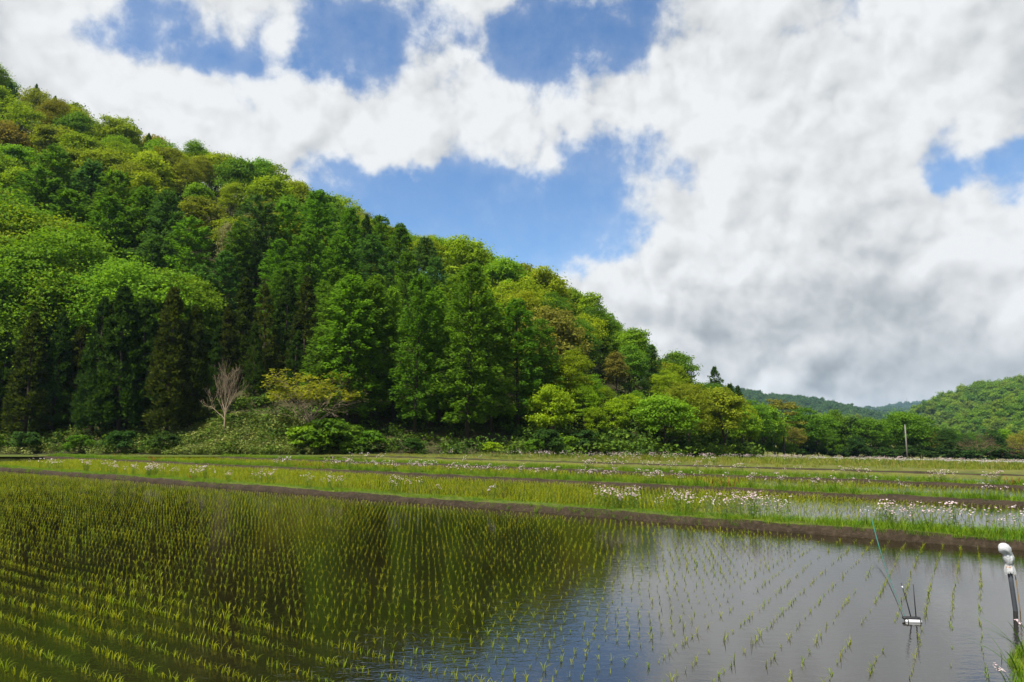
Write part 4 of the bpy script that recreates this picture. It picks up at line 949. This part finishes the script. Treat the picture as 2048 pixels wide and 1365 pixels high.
mb = MB(); mb.tube(np.array([[.05, .03, .03], [.045, .03, .43]]), [.0062, .0052], 7); mb.build('rod', M['black'], root)
mb = MB(); mb.tube(np.array([[-.005, .03, .03], [-.04, .035, .22], [-.088, .04, .44]]), [.0066, .006, .005], 7); rd = mb.build('rod', M['black'], root)
mb = MB(); mb.tube(np.array([[-.073, .0385, .372], [-.080, .039, .405]]), [.0085, .0085], 8); mb.build('marker_band', M['white'], rd)
p0 = at_depth(1742, 1034, 14.6); p2 = np.array([pf[0] - .07, pf[1] + .03, .04]); root = empty('green_pole', (p0[0], p0[1], 0)); tag(root, 'long thin green pole slanting from the grassy dyke down to the float', 'pole')
t = np.linspace(0, 1, 24)[:, None]; P = p0 * (1 - t) + p2 * t; P[:, 2] += (-.16 * np.sin(t[:, 0] * math.pi)); P -= np.array([p0[0], p0[1], 0])
mb = MB(); mb.tube(P[:9], np.linspace(.011, .009, 9), 8); mb.build('butt_section', M['teal'], root)
mb = MB(); mb.tube(P[8:], np.linspace(.007, .0028, 16), 7); mb.build('tip_section', M['teal'], root)

# ------------------------------------------------------------------ plants leaning over the water at the lower right corner
def blade(mb, b0, az, L, w, bend, a0=1.2, nseg=9):
    t = np.linspace(0, 1, nseg + 1); ang = a0 - bend * t ** 1.3
    dx = np.concatenate([[0], np.cumsum(np.cos(ang[:-1]))]) * L / nseg; dz = np.concatenate([[0], np.cumsum(np.sin(ang[:-1]))]) * L / nseg
    d = np.array([math.cos(az), math.sin(az), 0]); sd_ = np.array([-d[1], d[0], 0]); P = np.asarray(b0) + d * dx[:, None] + np.array([0, 0, 1]) * dz[:, None]
    ww = w * np.minimum(1, .55 + t * 2) * (1 - t ** 3) + .0004
    V = np.stack([P - sd_ * ww[:, None], P - np.array([0, 0, .25]) * ww[:, None], P + sd_ * ww[:, None]], 1).reshape(-1, 3)
    Q = []
    for k in range(nseg): Q += [[3 * k, 3 * k + 1, 3 * k + 4, 3 * k + 3], [3 * k + 1, 3 * k + 2, 3 * k + 5, 3 * k + 4]]
    mb.add(V, Q, None, rng.random())
    return P[-1]
M['blade'] = foliage_mat('long_grass_leaf', color=(.07, .16, .018), trans=.35, var=.4)
for j, (px, py, zb, label, nb) in enumerate([(2046, 1300, .22, 'tall grass plant leaning over the water from the bank, upper one at the right edge', 9), (2030, 1330, .22, 'long-bladed grass plant arching left over the water in the lower right corner', 6)]):
    b0 = at_z(px, py, zb); root = empty('tall_grass', tuple(b0)); tag(root, label, 'grass plant')
    for k in range(nb):
        mb = MB(); az = math.pi + rng.normal(-.35, .45) if k < nb - 2 else rng.uniform(0, 6); blade(mb, (rng.normal(0, .02), rng.normal(0, .02), -.05), az, rng.uniform(.3, .55), rng.uniform(.004, .007), rng.uniform(.5, 1.3), rng.uniform(.8, 1.35)); mb.build('leaf', M['blade'], root, smooth=False)
for j, (px, py, zb, label) in enumerate([(2012, 1362, .18, 'white flowering weed hanging over the water at the lower right corner'), (2052, 1262, .2, 'white flowering weed at the right edge just below the stake')]):
    b0 = at_z(px, py, zb); root = empty('flowering_weed', tuple(b0)); tag(root, label, 'flower')
    for k in range(4):
        mb = MB(); P0 = np.array([rng.normal(0, .015), rng.normal(0, .015), -.04]); az = math.pi + rng.normal(0, .35); L = rng.uniform(.10, .17)
        P1 = P0 + np.array([math.cos(az) * L * .5, math.sin(az) * L * .4, L * 1.0]); mb.tube(np.array([P0, (P0 + P1) * .5 + np.array([0, 0, .015]), P1]), [.002, .0018, .0014], 5, cap=False); mb.build('stem', M['stem'], root)
        for f_ in range(3):
            c = P1 + rng.normal(0, .012, 3); a = np.linspace(0, 6.283, 12, endpoint=False); rad = np.where(np.arange(12) % 2 == 0, .013, .009); tl = rng.normal(0, .4, 2)
            ring = np.stack([np.cos(a) * rad, np.sin(a) * rad, np.cos(a) * rad * tl[0] + np.sin(a) * rad * tl[1] + .003], 1) + c; mb = MB()
            mb.add(np.vstack([ring, c, c + np.array([0, 0, -.005])]), None, [[12, i, (i + 1) % 12] for i in range(12)] + [[13, (i + 1) % 12, i] for i in range(12)], rng.random()); mb.build('flower_head', M['petal'], root, smooth=False)

# ------------------------------------------------------------------ road rail, utility pole, mast, far buildings
sr = 128.0
qa = -28.0; qb = 60.0
def rail_pt(q, ds=0.0): p = sq(np.array(sr + ds), np.array(q)); return p[0], p[1], float(g_floor(p[0], p[1]))
P = [sq(np.array(v), np.array(w)) for v, w in ((sr + .6, qa - 6), (sr + .6, qb), (sr + 4.2, qb), (sr + 4.2, qa - 6))]
quad_sheet('road', [(p[0], p[1]) for p in P], float(g_floor(*sq(np.array(sr + .6), np.array(0.)))) + .06, M['asphalt'], 'narrow road behind the white rail at the far side of the terraces')
x, y, z = rail_pt(0); root = empty('guard_rail', (x, y, z)); tag(root, 'long low white guard rail along the far edge of the terraces', 'guard rail')
mb = MB(); pa, pz = np.array(rail_pt(qa)), np.array(rail_pt(qb)); q = np.linspace(qa, qb, 45)
pr = [(-.02, .10), (.03, .13), (.03, .17), (-.01, .20), (-.01, .23), (.03, .26), (.03, .30), (-.02, .33)]
V = np.array([[*(sq(np.array(sr - ds), np.array(v)) - np.array([x, y])), rail_pt(v)[2] - z + zz + .02] for v in q for ds, zz in pr]); i = np.arange(len(V)).reshape(len(q), 8)
mb.add(V, np.stack([i[:-1, :-1], i[1:, :-1], i[1:, 1:], i[:-1, 1:]], -1).reshape(-1, 4)); mb.build('rail_beam', M['rail'], root, smooth=False)
for v in np.arange(qa + .2, qb, 4.0):
    a = rail_pt(v, .09); mb = MB(); mb.tube(np.array([[a[0] - x, a[1] - y, a[2] - z - .4], [a[0] - x, a[1] - y, a[2] - z + .38]]), .05, 8); mb.build('rail_post', M['rail'], root)
pp = at_depth(1815, 921, 117); ptop = at_depth(1815, 851, 117); root = empty('utility_pole', (pp[0], pp[1], pp[2])); tag(root, 'pale concrete utility pole standing before the riverside trees', 'pole')
hh = ptop[2] - pp[2]; mb = MB(); mb.tube(np.array([[0, 0, -.6], [0, 0, hh * .5], [0, 0, hh]]), [.125, .11, .09], 12); mb.build('shaft', M['concrete'], root)
for zz in (hh * .78, hh * .9): mb = MB(); mb.tube(np.array([[0, 0, zz], [0, 0, zz + .07]]), [.112, .110], 12); mb.build('steel_band', M['steel'], root)
mb = MB(); mb.tube(np.array([[0, 0, hh], [0, 0, hh + .05], [0, 0, hh + .09]]), [.11, .10, .02], 12); mb.build('cap', M['steel'], root)
# lattice mast on the ridge
mbp = at_depth(1815, 822, 3560); mtop = at_depth(1815, 798, 3560); H_ = mtop[2] - mbp[2] + 6; root = empty('lattice_mast', (mbp[0], mbp[1], mbp[2] - 6)); tag(root, 'thin grey lattice mast on the hazy ridge at the end of the valley', 'mast')
w0, w1 = 5.0, 1.6
for sx, sy in ((1, 1), (1, -1), (-1, 1), (-1, -1)): mb = MB(); mb.tube(np.array([[sx * w0, sy * w0, 0], [sx * w1, sy * w1, H_]]), [.9, .6], 5); mb.build('leg', M['steel'], root)
for k in range(6):
    t0, t1 = k / 6, (k + 1) / 6; a0, a1 = w0 + (w1 - w0) * t0, w0 + (w1 - w0) * t1; mb = MB()
    for (ax_, ay), (bx, by) in (((-1, -1), (1, -1)), ((1, -1), (-1, -1)), ((-1, 1), (1, 1)), ((-1, -1), (-1, 1)), ((1, -1), (1, 1))): mb.tube(np.array([[ax_ * a0, ay * a0, H_ * t0], [bx * a1, by * a1, H_ * t1]]), [.4, .4], 4, cap=False)
    mb.build('brace', M['steel'], root)
mb = MB(); mb.tube(np.array([[0, 0, H_], [0, 0, H_ + 8]]), [.5, .2], 5); mb.build('antenna', M['steel'], root)
for j, (px, py, w, label) in enumerate([(1712, 826, 10, 'left one of two tiny pale buildings on the far plateau'), (1750, 822.5, 14, 'right and longer of two tiny pale buildings on the far plateau')]):
    b0 = at_depth(px, py, 2560); root = empty('building', (b0[0], b0[1], b0[2] - 9)); tag(root, label, 'building')
    mb = MB(); mb.box((0, 0, 5), (w, 8, 9)); mb.build('wall', M['wall'], root, smooth=False)
    mb = MB(); mb.add([[-w - 1, -9, 14.2], [w + 1, -9, 14.2], [w + 1, 9, 14.2], [-w - 1, 9, 14.2], [-w - 1, 0, 18], [w + 1, 0, 18]], [[0, 1, 5, 4], [2, 3, 4, 5], [0, 3, 2, 1]], [[0, 4, 3], [1, 2, 5]]); mb.build('roof', M['roof'], root, smooth=False)
    for k in range(3): mb = MB(); mb.box((-w * .6 + k * w * .6, -8.05, 8), (w * .18, .1, 2)); mb.build('window', M['black'], root, smooth=False)

# ------------------------------------------------------------------ the air of the valley
mh, nth, outh = mat('valley_haze')
nth.l.new(nth.node('ShaderNodeVolumePrincipled', {'Color': (.50, .74, 1.0, 1), 'Density': .00009, 'Anisotropy': 0.2}).outputs[0], outh.inputs['Volume'])
mb = MB(); mb.box((300, 2300, 68), (3900, 3100, 82)); hz = mb.build('haze', mh, smooth=False); tag(hz, 'thin bluish haze filling the valley air', None, None, 'stuff')
